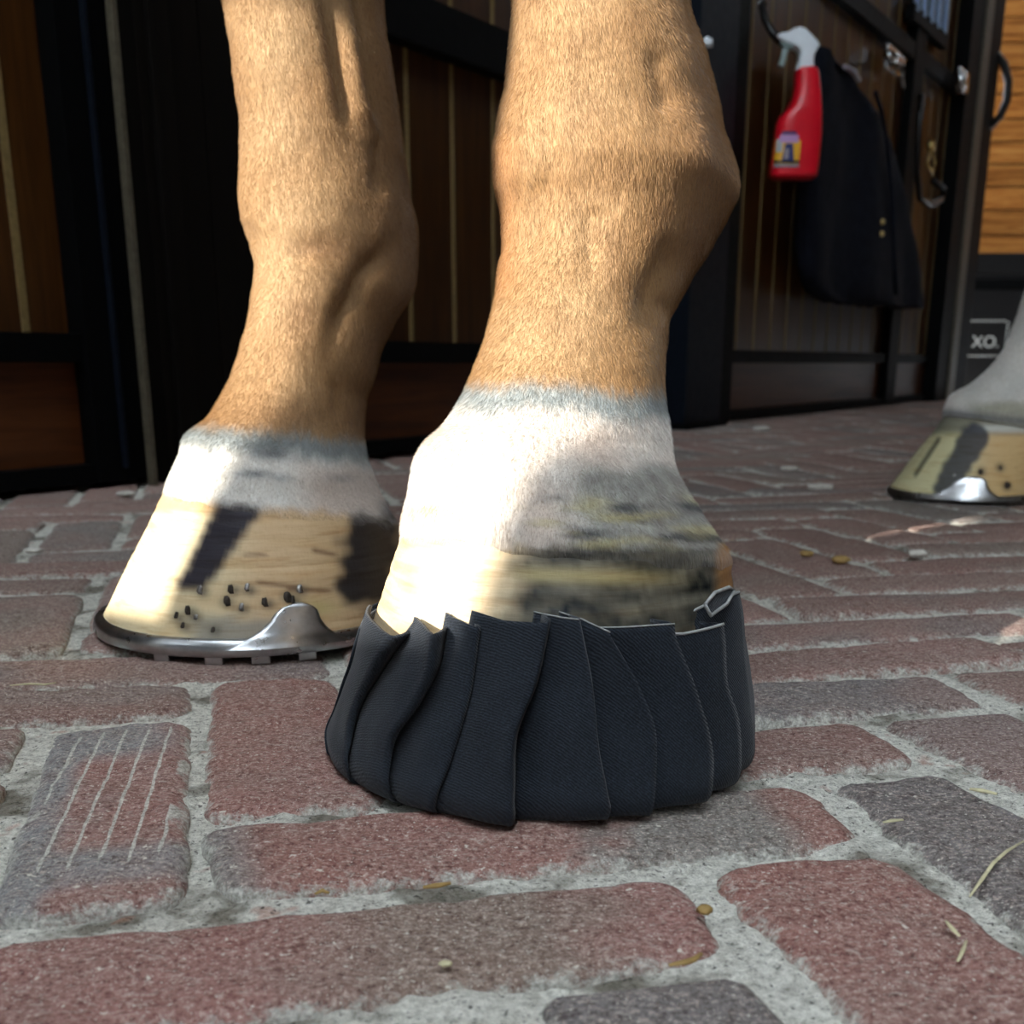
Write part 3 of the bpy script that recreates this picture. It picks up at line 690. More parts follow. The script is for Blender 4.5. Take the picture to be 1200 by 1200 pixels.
NL = [(236,692,.0030,'nail'),(208,722,.0022,'rustnail'),(222,716,.0032,'rustnail'),(228,722,.0018,'nail'),(214,733,.0020,'rustnail'),(250,737,.0020,'rustnail'),(272,690,.0030,'rustnail'),(264,704,.0034,'rustnail'),(283,712,.0026,'nail'),(291,690,.0026,'nail'),
      (313,706,.0030,'rustnail'),(335,698,.0036,'rustnail'),(351,690,.0028,'nail'),(345,704,.0024,'rustnail')]
horse = empty('horse', (0.25, 0.75, 0)); tag(horse, 'chestnut horse with white socks and striped pale hooves, legs standing on the bricks', 'horse')
BV, BF, BC = [], [], []
HOOF = {}
def add_leg(keys, yaw, feats, paint, y0, y1, step, side=(0, 0, 0), upper=None):
    rs = leg_rings(keys, yaw, frange(y0, y1, step)); rings, cols = [], []
    sd = Vector(side)
    for P, c, y in rs:
        Q = features(P, c, feats); rings.append([q + sd for q in Q])
        for p in Q:
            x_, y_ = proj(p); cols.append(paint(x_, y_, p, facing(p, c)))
    toe = Vector((-math.sin(yaw), -math.cos(yaw), 0)); lt = Vector((math.cos(yaw), -math.sin(yaw), 0))
    c0 = rs[0][1] + sd; pre, prec = [], []
    for (z, off, a, b) in reversed(upper):
        pre.append([Vector((c0.x, c0.y, z)) + toe * (off + a * math.cos(2 * math.pi * k / NSEG)) + lt * (b * math.sin(2 * math.pi * k / NSEG)) for k in range(NSEG)]); prec += [COAT] * NSEG
    v, f = loft(pre + rings, False, True, len(BV)); BV.extend(v); BF.extend(f); BC.extend(prec + cols)
    return c0
FORE = [(.36, 0, .032, .027), (.41, .006, .041, .036), (.45, .006, .042, .037), (.52, 0, .043, .036), (.66, -.01, .068, .050), (.86, -.04, .11, .06)]
HINDU = [(.37, 0, .034, .026), (.44, -.01, .042, .030), (.50, -.03, .062, .034), (.56, -.035, .060, .034), (.66, -.01, .062, .042), (.80, .06, .11, .06), (1.0, .10, .17, .085)]
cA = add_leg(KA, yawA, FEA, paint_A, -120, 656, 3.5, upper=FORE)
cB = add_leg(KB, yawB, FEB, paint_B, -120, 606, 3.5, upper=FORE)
cH = add_leg(KH, yawH, [], paint_H, 200, 500, 4, upper=HINDU)
LH = (0.30, -0.16, 0)
cL = add_leg(KH, yawH, [], lambda x, y, p, f: WHITE, 200, 500, 10, side=LH, upper=HINDU)
# trunk, neck, head above the frame
fm = (cA + cB) / 2; hm = (cH + cL) / 2; ax = (fm - hm); ax.z = 0; DL = ax.length; ax.normalize(); sd_ = Vector((-ax.y, ax.x, 0))
def ell(c, d, up, sw, sh, n=48):
    rt = d.cross(up).normalized(); upv = rt.cross(d).normalized()
    return [c + rt * (sw * math.cos(2 * math.pi * k / n)) + upv * (sh * math.sin(2 * math.pi * k / n)) for k in range(n)]
def addl(rings):
    v, f = loft(rings, True, True, len(BV)); BV.extend(v); BF.extend(f); BC.extend([COAT] * len(v))
hb = Vector((hm.x, hm.y, 0)); ZU = Vector((0, 0, 1))
addl([ell(hb + ax * a + ZU * z, ax, ZU, w, h) for a, z, w, h in ((-.36, 1.0, .05, .08), (-.30, 1.0, .16, .2), (-.15, 1.02, .22, .26), (.05, 1.02, .23, .27), (.3, .98, .25, .28), (.55, .97, .24, .28), (DL - .05, .99, .21, .28), (DL + .12, 1.0, .18, .25), (DL + .22, .98, .12, .18), (DL + .26, .96, .04, .08))])
nd = (ax * .55 + ZU * .83).normalized()
nb = hb + ax * (DL + .06) + ZU * 1.08
addl([ell(nb + nd * a, nd, ax, w, h) for a, w, h in ((-.05, .13, .21), (.15, .11, .18), (.35, .09, .145), (.52, .075, .125), (.62, .06, .09))])
hd = (ax * .62 - ZU * .78).normalized(); h0 = nb + nd * .56
addl([ell(h0 + hd * a, hd, ax, w, h) for a, w, h in ((-.10, .05, .06), (-.04, .085, .10), (.08, .10, .12), (.22, .085, .10), (.36, .062, .07), (.46, .066, .062), (.52, .045, .04), (.53, .02, .02))])
for s in (-1, 1):
    e0 = h0 - hd * .07 + sd_ * (.05 * s); addl([ell(e0 + ZU * a + ax * b, ZU, ax, w, h, 16) for a, b, w, h in ((0, 0, .02, .025), (.05, 0, .026, .03), (.11, .01, .014, .018), (.15, .015, .002, .003))])
body = mesh('body', BV, BF, M['coat'], horse, True, BC)
def grow_hair():
    me = body.data; hc = me.color_attributes.new('hcol', 'BYTE_COLOR', 'CORNER')
    vi = [0] * len(me.loops); me.loops.foreach_get('vertex_index', vi)
    g_ = lambda c: 12.92 * c if c < .0031308 else 1.055 * c ** (1 / 2.4) - .055
    arr = []
    for i in vi:
        c = BC[i]; arr += [min(1, c[0]), min(1, c[1]), min(1, c[2]), 1.0]
    hc.data.foreach_set('color', arr)
    uv = me.uv_layers.new(name='comb'); ua = [0.0] * (2 * len(me.loops))
    for pl_ in me.polygons:
        ids = [vi[l] for l in pl_.loop_indices]; ks = [i % NSEG for i in ids]; wrap_ = max(ks) - min(ks) > NSEG / 2
        for l, i, k in zip(pl_.loop_indices, ids, ks):
            ua[2 * l] = ((k + NSEG) if wrap_ and k < NSEG / 2 else k) / NSEG; ua[2 * l + 1] = BV[i].z
    uv.data.foreach_set('uv', ua)
    den = body.vertex_groups.new(name='density'); ln = body.vertex_groups.new(name='length')
    wd, wl = {}, {}
    for i, p in enumerate(BV):
        if p.z > .42 or p.y < .1: continue
        x, y = proj(p)
        if x < 180 or x > 1290 or y < -60 or y > 660: continue
        A = 440 < x and p.y < .55 and x < 900; Bq = p.y < .75 and not A; 
        end = 640 if A else (585 + .075 * (x - 200) if Bq else 495)
        d = sstep(end + 6, end - 8, y)
        if d <= 0: continue
        near = 1.0 if (A or Bq) else .35
        l = .62 if A or Bq else .9
        wd.setdefault(round(d * near, 1), []).append(i); wl.setdefault(round(l, 2), []).append(i)
    for w, ids in wd.items(): den.add(ids, w, 'REPLACE')
    for w, ids in wl.items(): ln.add(ids, w, 'REPLACE')
    md = body.modifiers.new('coat_hair', 'PARTICLE_SYSTEM'); ps = md.particle_system; st = ps.settings
    st.type = 'HAIR'; st.count = 330000; st.hair_length = .0011; st.hair_step = 3; st.render_step = 3; st.display_step = 2
    st.emit_from = 'FACE'; st.use_emit_random = True; st.use_even_distribution = True; st.distribution = 'RAND'
    ps.vertex_group_density = 'density'; ps.vertex_group_length = 'length'
    st.use_advanced_hair = True; st.normal_factor = .00030; st.tangent_factor = .00090; st.tangent_phase = 0.0; st.factor_random = .00020
    st.root_radius = .009; st.tip_radius = .002; st.radius_scale = .01; st.shape = 0.0
    body.data.materials.append(M['hair']); st.material = 2
    ps.seed = 3
grow_hair()
for s in (-1, 1):
    bm = bmesh.new(); bmesh.ops.create_uvsphere(bm, u_segments=16, v_segments=10, radius=.022); bmesh.ops.translate(bm, verts=bm.verts[:], vec=h0 + hd * .10 + sd_ * (.088 * s) + ax * .05); from_bm('eye', bm, M['eye'], horse)
tb = hb - ax * .34 + ZU * 1.12
bm = bmesh.new(); tube(bm, [tb, tb - ax * .08 - ZU * .05, tb - ax * .12 - ZU * .25, tb - ax * .10 - ZU * .55, tb - ax * .08 - ZU * .75], [.03, .04, .06, .05, .01], 16); from_bm('tail', bm, M['coat'], horse)
me_ = bpy.data.objects['tail'].data; a_ = me_.color_attributes.new('col', 'FLOAT_COLOR', 'POINT'); a_.data.foreach_set('color', [c for _ in me_.vertices for c in (.4, .26, .12, 1)])
def hoof(keys, yaw, paint, step, side=(0, 0, 0)):
    rs = leg_rings(keys, yaw, frange(keys[0][0], keys[-1][0], step)); sd = Vector(side); rings, cols = [], []
    for P, c, y in rs:
        rings.append([p + Vector((p.x - c.x, p.y - c.y, 0)).normalized() * (.0004 * noise.noise(Vector((0, 0, p.z * 350))) + .0005 * noise.noise(p * 60)) + sd for p in P])
        for p in P:
            x_, y_ = proj(p); cols.append(paint(x_, y_, p, 1))
    v, f = loft(rings, True, True); o = mesh('hoof', v, f, M['horn'], horse, True, cols)
    return rings, rs[-1][1] + sd, o
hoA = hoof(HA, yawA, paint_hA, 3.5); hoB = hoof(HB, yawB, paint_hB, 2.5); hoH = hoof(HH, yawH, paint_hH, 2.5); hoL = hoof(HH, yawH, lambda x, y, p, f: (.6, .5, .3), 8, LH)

def shoe(ho, zt, clips, studs, nails, label=None):
    rings, c, _ = ho; base = rings[-1]; n = len(base); cc = Vector((c.x, c.y, 0))
    gap = int(n * 0.055); ids = [(n // 2 + gap + i) % n for i in range(n - 2 * gap + 1)]
    vs_, fs = [], []
    prof = [(.0022, .0035), (.0032, zt * .5), (.0022, zt - .001), (.0008, zt + .0002), (-.017, zt + .0002), (-.018, zt - .001), (-.018, .004), (-.016, .003), (.0005, .003)]
    for i in ids:
        p = base[i]; d = Vector((p.x - c.x, p.y - c.y, 0)).normalized()
        for r_, z in prof: q = Vector((p.x, p.y, 0)) + d * r_; vs_.append((q.x, q.y, z))
    m = len(prof)
    for i in range(len(ids) - 1):
        for k in range(m):
            fs.append((i * m + k, i * m + (k + 1) % m, (i + 1) * m + (k + 1) % m, (i + 1) * m + k))
    fs.append(tuple(range(m - 1, -1, -1))); fs.append(tuple((len(ids) - 1) * m + k for k in range(m)))
    s = mesh('horseshoe', vs_, fs, M['shoe'], horse, True)
    if label: s['label'] = label
    md = s.modifiers.new('split', 'EDGE_SPLIT'); md.split_angle = R(50)
    for (x, wdeg, h) in clips:                       # tab drawn up from the outer rim, hugging the wall
        k0 = min(range(n), key=lambda k: abs(proj(base[k])[0] - x) + (1e3 if facing(base[k], c) < 0 else 0))
        w = int(n * wdeg / 360); cv, cf = [], []; J = 10
        for j in range(J + 1):
            t = j / J; ww = w * (.34 + .66 * (1 - t) ** 2.6) * (1 if t < .7 else math.sqrt(max(.02, 1 - ((t - .7) / .3) ** 2)))
            for i in range(13):
                kk = k0 + (i / 6 - 1) * ww; ka = int(math.floor(kk)); fr = kk - ka
                z = zt - .004 + t * h
                # point on the wall at this height
                def wall(k):
                    k %= n; prev = None
                    for r_ in reversed(rings):
                        if r_[k].z >= z: 
                            return r_[k]
                        prev = r_[k]
                    return rings[0][k]
                p = wall(ka).lerp(wall(ka + 1), fr); d = Vector((p.x - c.x, p.y - c.y, 0)).normalized()
                for off in (.0040 - .0018 * t, -.001):
                    q = p + d * off; cv.append((q.x, q.y, z))
        R_ = 26
        for j in range(J):
            for i in range(12):
                a = j * R_ + i * 2; cf.append((a, a + 2, a + R_ + 2, a + R_)); cf.append((a + 1, a + R_ + 1, a + R_ + 3, a + 3))
            cf.append((j * R_, (j + 1) * R_, (j + 1) * R_ + 1, j * R_ + 1)); cf.append((j * R_ + 24, j * R_ + 25, (j + 1) * R_ + 25, (j + 1) * R_ + 24))
        for i in range(12):
            a = J * R_ + i * 2; cf.append((a, a + 2, a + 3, a + 1))
        mesh('clip', cv, cf, M['shoe'], s)
    for x in studs:
        k0 = min(range(n), key=lambda k: abs(proj(base[k])[0] - x) + (1e3 if facing(base[k], c) < 0 else 0))
        p = base[k0]; d = Vector((p.x - c.x, p.y - c.y, 0)).normalized(); t = Vector((-d.y, d.x, 0))
        bm = bmesh.new(); quadbox(bm, Vector((p.x, p.y, -.0005)) - d * .011 - t * .0042, t * .0084, d * .0115, (0, 0, .006)); from_bm('stud', bm, M['shoe'], s, False, .0008)
    for (x, y, r_, mt) in nails:
        best, bd, bi = None, 1e9, None
        for i, rg in enumerate(rings):
            for k in range(0, n):
                if facing(rg[k], c) < 0: continue
                a, b = proj(rg[k]); d2 = (a - x) ** 2 + (b - y) ** 2
                if d2 < bd: best, bd = rg[k], d2
        d = Vector((best.x - c.x, best.y - c.y, .35 * .06)).normalized(); bm = bmesh.new()
        bmesh.ops.create_uvsphere(bm, u_segments=10, v_segments=6, radius=1.0)
        for v in bm.verts:
            v.co = Vector((v.co.x * r_ * .58, v.co.y * r_ * .70, v.co.z * r_ * .22)); v.co += Vector((noise.noise(v.co * 900), noise.noise(v.co * 900 + Vector((4, 4, 4))), 0)) * r_ * .35
        q = d.to_track_quat('Z', 'Y'); bmesh.ops.transform(bm, matrix=Matrix.Translation(best) @ q.to_matrix().to_4x4(), verts=bm.verts[:]); from_bm('nail', bm, M[mt], s)
    return s
shB = shoe(hoB, .0112, [(338, 21, .0185)], [247, 305, 362, 190], NL, 'worn bright aluminium horseshoe with a drawn side clip')
shH = shoe(hoH, .0085, [(1130, 34, .022)], [], [(1150,553,.004,'rustnail'),(1172,548,.003,'rustnail'),(1180,568,.005,'rustnail'),(1118,556,.002,'nail')], 'aluminium horseshoe with a side clip on a hind hoof')
shL = shoe(hoL, .0085, [], [], [])
# the bootless hooves rest on shoes; the booted one rests inside its wrap

# ------------------------------------------------------------------ pleated cloth wrap over the near fore hoof
KW = [(640,452,846,.377,1.03,.95,0),(692,432,858,.377,1.03,.95,0),(742,419,864,.376,1.03,.95,0),(790,403,872,.375,1.03,.95,0),(825,389,878,.3745,1.03,.95,0),(846,380,880,.374,1.03,.95,0),(860,381,876,.374,1.03,.95,0),(868,390,868,.374,1.03,.95,0),(873,408,850,.374,1.03,.95,0)]
wy = frange(640, 873, 3.0); wr_ = [(P, c) for P, c, y in leg_rings(KW, yawA, wy)]
NWY = len(wy)
WPX = [[proj(p) for p in P] for P, c in wr_]
def w_lookup(x, y):
    best, bd = None, 1e18
    for j in range(NWY):
        c = wr_[j][1]
        for k in range(NSEG):
            a, b = WPX[j][k]; d = (a - x) ** 2 + (b - y) ** 2
            if d < bd and facing(wr_[j][0][k], c) > -.05: best, bd = (j, k), d
    j, k = best; th = k if k < NSEG / 2 else k - NSEG
    return float(j), float(th)
def w_pt(j, th):
    j = max(0, min(NWY - 1.001, j)); j0 = int(j); fj = j - j0; th %= NSEG; k0 = int(th); fk = th - k0; k1 = (k0 + 1) % NSEG; k0 %= NSEG
    P0, P1 = wr_[j0][0], wr_[j0 + 1][0]
    p = P0[k0].lerp(P0[k1], fk).lerp(P1[k0].lerp(P1[k1], fk), fj); c = wr_[j0][1]
    return p, Vector((p.x - c.x, p.y - c.y, 0)).normalized()
# fold lines in the photograph, from the top edge down; lift in metres at top / middle / bottom
FOLDS = [
    ([(428,712),(404,790),(384,845),(379,880)], (.0015, .001, 0)),
    ([(488,732),(455,778),(418,838),(408,900)], (.0075, .0035, 0)),
    ([(530,724),(521,768),(500,822),(466,872),(455,925)], (.0095, .0055, 0)),
    ([(568,722),(553,790),(528,880),(512,945)], (.0030, .0035, .003)),
    ([(640,724),(628,790),(607,860),(600,948)], (.0100, .0105, .008)),
    ([(676,722),(685,800),(694,870),(708,945)], (.0065, .0070, .005)),
    ([(706,738),(735,800),(754,860),(757,938)], (.0080, .0085, .006)),
    ([(768,736),(792,810),(812,890),(816,920)], (.0090, .0095, .007)),
    ([(826,716),(833,790),(849,850),(852,890)], (.0075, .0070, .005)),
    ([(851,700),(860,780),(870,850)], (.0055, .005, .003)),
]
TOPS = [[(428,711),(452,727),(474,741)], [(492,728),(505,731),(522,737)], [(531,722),(545,728),(558,734)], [(567,718),(600,723),(639,721)], [(641,722),(658,722),(676,722)],
        [(678,721),(692,724),(704,736)], [(706,737),(722,733),(738,730)], [(768,745),(790,742),(812,732)], [(816,722),(830,706),(850,690)]]
fold_t = []
for pts, lift in FOLDS:
    q = [w_lookup(*p) for p in pts]; rows = sorted((j, th) for j, th in q)
    rows2 = []
    for r_ in rows:
        if not rows2 or r_[0] - rows2[-1][0] > .5: rows2.append(r_)
    fold_t.append((rows2, lift))
top_t = [[w_lookup(*p) for p in t] for t in TOPS]
# generic pleats round the back
front = fold_t[0][0][0][1]; last = fold_t[-1][0][0][1]
nb_ = 9; span = (front + NSEG) - last
for i in range(1, nb_):
    th = last + span * i / nb_; rows = [(10.0, th + random.uniform(-1, 1)), (40.0, th + random.uniform(-2, 2)), (float(NWY - 1), th + random.uniform(-2, 2))]
    fold_t.append((rows, (.004, .004, .003))); 
fold_t.append(([(j, th + NSEG) for j, th in fold_t[0][0]], fold_t[0][1]))
while len(top_t) < len(fold_t) - 1:
    i = len(top_t); j = 17 + 10 * (i - 9) / 9 + random.uniform(-2, 2); top_t.append([(j, 0), (j + 2, 0), (j + 4, 0)])
def fth(i, j): return crom(fold_t[i][0], j)[0]
wrap = empty('hoof_wrap', Vector((wr_[-1][1].x, wr_[-1][1].y, 0))); tag(wrap, 'black pleated canvas wrap around the hoof of the nearest foreleg', 'hoof wrap')
NPL = len(fold_t) - 1
for i in range(NPL):
    lift = fold_t[i + 1][1]; pl = fold_t[i][1]
    tj = [q[0] for q in top_t[i]]
    NU, NVV = 14, 34; vs_, fs = [], []
    for b in range(NVV + 1):
        v = b / NVV
        for a in range(NU + 3):
            u = min(1.0, a / NU); jt = tj[0] + (tj[1] - tj[0]) * min(1, u * 2) + (tj[2] - tj[1]) * max(0, u * 2 - 1)
            j = jt + (NWY - 1 - jt) * v
            t0, t1 = fth(i, j), fth(i + 1, j)
            over = 2.4                                        # tuck the start under the neighbour
            th = t0 - over + (t1 - t0 + over) * u
            vv = (j - tj[0]) / (NWY - 1 - tj[0]); vv = max(0, min(1, vv))
            L = lift[0] + (lift[1] - lift[0]) * min(1, vv * 2) + (lift[2] - lift[1]) * max(0, vv * 2 - 1)
            fade = 1 - sstep(.93, 1.0, v)
            off = L * fade * (u ** 1.25) - .0006 - min(.5 * pl[1], .0035) * fade * (1 - u) ** 2 + .0006 * noise.noise(Vector((i * 3.1, u * 3, v * 4)))
            if a == NU + 1: off = L * fade * .55 - .0004; th += .35
            if a == NU + 2: off = -.0012; th -= .6
            p, d = w_pt(j, th); vs_.append(p + d * off)
    n = NU + 3
    for b in range(NVV):
        for a in range(n - 1):
            q = b * n + a; fs.append((q, q + n, q + n + 1, q + 1))
    o = mesh('pleat', vs_, fs, M['fabric'], wrap)
    md = o.modifiers.new('thick', 'SOLIDIFY'); md.thickness = .0011; md.offset = -1
    if 4 <= i <= 8:                                            # pale raw edge along the top
        bm = bmesh.new(); tube(bm, [vs_[a] + Vector((0, 0, .0002)) for a in range(0, NU + 1)], .00025 if i < 7 else .0005, 6); from_bm('raw_edge', bm, M['thread'], o)
# small torn flap standing up by the heel
fp = []
for q in ((814, 706), (824, 694), (842, 687), (847, 691), (838, 706), (820, 718)):
    p_, d_ = w_pt(*w_lookup(*q)); fp.append(p_ + d_ * .0040)
bm = bmesh.new(); ff = bm.faces.new([bm.verts.new(p) for p in fp]); r_ = bmesh.ops.extrude_face_region(bm, geom=[ff]); bmesh.ops.translate(bm, verts=[e for e in r_['geom'] if isinstance(e, bmesh.types.BMVert)], vec=(.0004, .0012, 0))
fl = from_bm('torn_flap', bm, M['fabric'], wrap, False)
bm = bmesh.new(); tube(bm, fp + [fp[0]], .0006, 6); from_bm('raw_edge', bm, M['thread'], fl)
sv = [w_pt(NWY - 1.01, k)[0] for k in range(0, NSEG, 2)]; bm = bmesh.new(); lo = [bm.verts.new((p.x, p.y, .0025)) for p in sv]; l2 = [bm.verts.new((p.x * .97 + wrap.location.x * .03, p.y * .97 + wrap.location.y * .03, -.0005)) for p in sv]
bm.faces.new(lo[::-1]); bm.faces.new(l2)
for k in range(len(lo)): bm.faces.new((lo[k], lo[(k + 1) % len(lo)], l2[(k + 1) % len(lo)], l2[k]))
from_bm('sole', bm, M['fabric'], wrap)

# ------------------------------------------------------------------ things hanging on the stall front
def bpos(x, y, d):
    u, z = wu(x, y, d); return WP(u, d, z)
YB = bpos(932, 130, .085).y                                  # bottle hangs just off the planks
def px_loft(rows, Y, hd, n=40, e=3.2):
    """upright loft: rows (y, xl, xr, depth factor) at distance Y"""
    rings = []
    for y, xl, xr, k in rows:
        a, b = at(xl, y, Y), at(xr, y, Y); c = (a + b) / 2; hw = (b - a).length / 2; ring = []
        for i in range(n):
            t = 2 * math.pi * i / n; cs, sn = math.cos(t), math.sin(t)
            ring.append(c + Vector((math.copysign(abs(cs) ** (2 / e), cs) * hw, math.copysign(abs(sn) ** (2 / e), sn) * hd * k, 0)))
        rings.append(ring)
    return rings
def px_prism(name, pts, Y, th, mat, parent, bev=.003):
    bm = bmesh.new(); f = bm.faces.new([bm.verts.new(at(x, y, Y - th / 2)) for x, y in pts]); r_ = bmesh.ops.extrude_face_region(bm, geom=[f])
    bmesh.ops.translate(bm, verts=[q for q in r_['geom'] if isinstance(q, bmesh.types.BMVert)], vec=(0, th, 0))
    return from_bm(name, bm, mat, parent, True, bev)
bot = empty('spray_bottle', at(930, 208, YB)); tag(bot, 'red plastic spray bottle with white trigger head hanging on the stall door', 'spray bottle')
ROWS = [(81,934,956,.7),(84,932,958,.8),(100,931,960,.85),(112,929.5,961,.9),(124,925,961.5,.95),(132,918,962,1),(139,912.5,962,1),(148,909.5,962,1),(160,908,961.5,1),(175,906,960,1),(190,904,958.5,1),(202,902,957,1),(207,902,956,.98),(209.5,905,953,.9)]
rr = [crom([(r_[0],) + r_[1:] for r_ in ROWS], y) for y in frange(81, 209.5, 3)]; rows = [(y, *q) for y, q in zip(frange(81, 209.5, 3), rr)]
v, f = loft(px_loft(rows, YB, .034), True, True); ob = mesh('bottle_body', v, [t[::-1] for t in f], M['red'], bot)
hdw = px_prism('spray_head', [(911,40.5),(917,37.5),(924,37),(931,32.5),(938,30.5),(945,33),(953,41),(958,47),(961,52),(957.5,58),(954.5,64),(954,74),(956,83),(934.5,83),(937,72),(939.5,62),(937,56),(931,52.5),(922,48.5),(913,44)], YB, .036, M['whitep'], bot, .004)
px_prism('trigger', [(918.5,55),(924.5,57.5),(921,70),(918.5,78),(912.5,75.5),(916,66)], YB, .016, M['trig'], bot, .002)
px_prism('nozzle', [(915,46),(922,49.5),(931,53.5),(929,57),(920,55),(914,50)], YB, .022, M['trig'], bot, .002)
def label_patch(name, x0, y0, x1, y1, mat, lift, poly=None):
    NX, NY = 8, 6; vs_, fs = [], []
    for j in range(NY + 1):
        for i in range(NX + 1):
            y = y0 + (y1 - y0) * j / NY; sk = (208 - y) * .085
            if poly: a = poly[0][0] + (poly[1][0] - poly[0][0]) * j / NY; b = poly[0][1] + (poly[1][1] - poly[0][1]) * j / NY
            else: a, b = x0, x1
            x = a + (b - a) * i / NX + sk - 2
            q = crom([(r_[0],) + r_[1:] for r_ in ROWS], y); u = min(.97, abs((x - (q[0] + q[1]) / 2) / ((q[1] - q[0]) / 2)))
            Yf = YB - .034 * (1 - u ** 3.2) ** (1 / 3.2) - lift
            vs_.append(at(x, y, Yf))
    for j in range(NY):
        for i in range(NX): q = j * (NX + 1) + i; fs.append((q, q + NX + 1, q + NX + 2, q + 1))
    return mesh(name, vs_, fs, mat, bot)
label_patch('label_panel', 907, 164, 937, 194, M['yellow'], .0012)
label_patch('label_panel', 908, 163, 916, 178, M['whitet'], .0016)
label_patch('label_heading', 912, 158, 934, 167, M['lilac'], .0018)
label_patch('label_letters', 914, 154, 931, 157.5, M['navyp'], .0018)
label_patch('label_picture', 0, 168, 0, 190, M['navyp'], .0020, ((919, 928), (916, 931)))
label_patch('label_picture', 919, 174, 924, 186, M['greyp'], .0024)
label_patch('label_base', 907, 188, 937, 191.5, M['blackp'], .0022)
label_patch('label_base', 907, 192.5, 937, 195.5, M['greyp'], .0020)
# black strap that holds the bottle up
cord = empty('strap', at(894, 2, YB)); tag(cord, 'black strap looped over the stall door, carrying the spray bottle', 'strap')
bm = bmesh.new(); tube(bm, [at(x, y, YB + k) for x, y, k in ((888,-60,.05),(891,-20,.05),(893,8,.03),(897,24,.012),(905,38,.0),(913,47,-.002),(919,51,.0),(926,50,.03))], .0085, 8); from_bm('webbing', bm, M['blackp'], cord)
bm = bmesh.new(); tube(bm, [at(x, y, YB + .03) for x, y in ((892,0),(897,4),(896,11),(891,10),(890,3),(892,0))], .004, 8); from_bm('buckle', bm, M['chrome'], cord)

# navy rug slung over a hook
rug = empty('horse_rug', bpos(1010, 356, .06)); tag(rug, 'dark navy horse rug hanging in folds on the stall door beside the red bottle', 'rug')
RK = [(70,962,972),(76,958,990),(86,954,1008),(105,951,1026),(130,950,1040),(170,948,1052),(215,946,1061),(260,943,1069),(300,942,1074),(335,946,1077),(350,956,1078),(358,972,1077)]
rings = []
for y in frange(70, 358, 6):
    xl, xr = crom(RK, y); a, b = wu(xl, y, .06)[0], wu(xr, y, .06)[0]; z = (wu(xl, y, .06)[1] + wu(xr, y, .06)[1]) / 2; ring = []
    for i in range(96):
        t = 2 * math.pi * i / 96; u = (a + b) / 2 + (b - a) / 2 * math.cos(t); s = math.sin(t); fr = (y - 70) / 288
        w = .5 + .5 * math.sin(math.cos(t) * (4.5 + 2 * fr) + 1.8 * fr + 2 * noise.noise(Vector((u * 3, z * 2, 0))))
        dpt = .052 + (.022 + .030 * w * (.3 + fr)) * math.copysign(abs(s) ** .6, s) + .008 * noise.noise(Vector((u * 9, z * 5, s)))
        zz_ = z + .02 * math.cos(t) * (-1 if y < 120 else .4) + .012 * noise.noise(Vector((u * 14, 3, 0))) * fr
        ring.append(WP(u, max(.004, dpt), zz_))
    rings.append(ring)
v, f = loft(rings, True, True); mesh('cloth', v, f, M['rug'], rug)
RB = [(1026, 108), (1033, 130), (1040, 170), (1046, 240), (1048, 300), (1050, 345)]
bm = bmesh.new(); tube(bm, [bpos(x, y, .105) for x, y in RB], .006, 6); from_bm('binding', bm, M['rug'], rug)
bm = bmesh.new(); tube(bm, [bpos(990, 78, .10), bpos(1000, 84, .105), bpos(1007, 94, .105)], .006, 6); from_bm('piping', bm, M['greyp'], rug)
for x, y in ((1034, 260), (1033, 274)):
    bm = bmesh.new(); bmesh.ops.create_uvsphere(bm, u_segments=12, v_segments=8, radius=.008); bmesh.ops.translate(bm, verts=bm.verts[:], vec=bpos(x, y, .106)); from_bm('fastener', bm, M['brass'], rug)

# door hardware
def hw(name, label, cat, pts, d, mat, rad, extra=None):
    r_ = empty(name, bpos(pts[0][0], pts[0][1], 0)); tag(r_, label, cat)
    bm = bmesh.new(); tube(bm, [bpos(x, y, d) for x, y in pts], rad, 10); from_bm('bar', bm, mat, r_)
    return r_
bl = hw('door_bolt', 'bright zinc slide bolt on the stall door above the rug', 'bolt', [(1040, 64), (1056, 72)], .03, M['chrome'], .014)
u0, z0 = wu(1039, 56, .01); u1, z1 = wu(1053, 76, .01); wbox('backplate', u0, u1, z1 - .03, z0 + .01, .008, .016, M['chrome'], bl)
bm = bmesh.new(); tube(bm, [bpos(1055, 75, .02), bpos(1057, 90, .03), bpos(1058, 104, .03)], .006, 8); from_bm('pull_chain', bm, M['nail'], bl)
lt_ = hw('gate_latch', 'shiny metal latch on the dark corner post', 'latch', [(1126, 84), (1126, 108)], .05, M['chrome'], .016)
u0, z0 = wu(1122, 78, .03); u1, z1 = wu(1130, 112, .03); wbox('backplate', u0, u1, z1, z0, .03, .042, M['chrome'], lt_)
sn = hw('snap_hook', 'small brass snap hook hanging from the stall door', 'hook', [(1090, 166), (1091, 176)], .03, M['brass'], .014)
bm = bmesh.new(); tube(bm, [bpos(1091, 176, .03), bpos(1096, 190, .03), bpos(1093, 204, .03), bpos(1087, 192, .03), bpos(1090, 178, .03)], .005, 8); from_bm('ring', bm, M['brass'], sn)
rp = empty('lead_rope', bpos(1092, 200, .04)); tag(rp, 'black lead rope hanging in a loop below the brass snap hook', 'rope')
bm = bmesh.new(); tube(bm, [bpos(x, y, .04) for x, y in ((1094,212),(1106,222),(1103,234),(1090,240),(1078,232),(1075,200),(1077,150),(1080,110))], .010, 8); from_bm('rope', bm, M['blackp'], rp)
hs = empty('hose', bpos(1160, 100, .0)); tag(hs, 'black hose looped behind the corner post against pine boards', 'hose')
YH = bpos(1150, 100, 0).y + .05
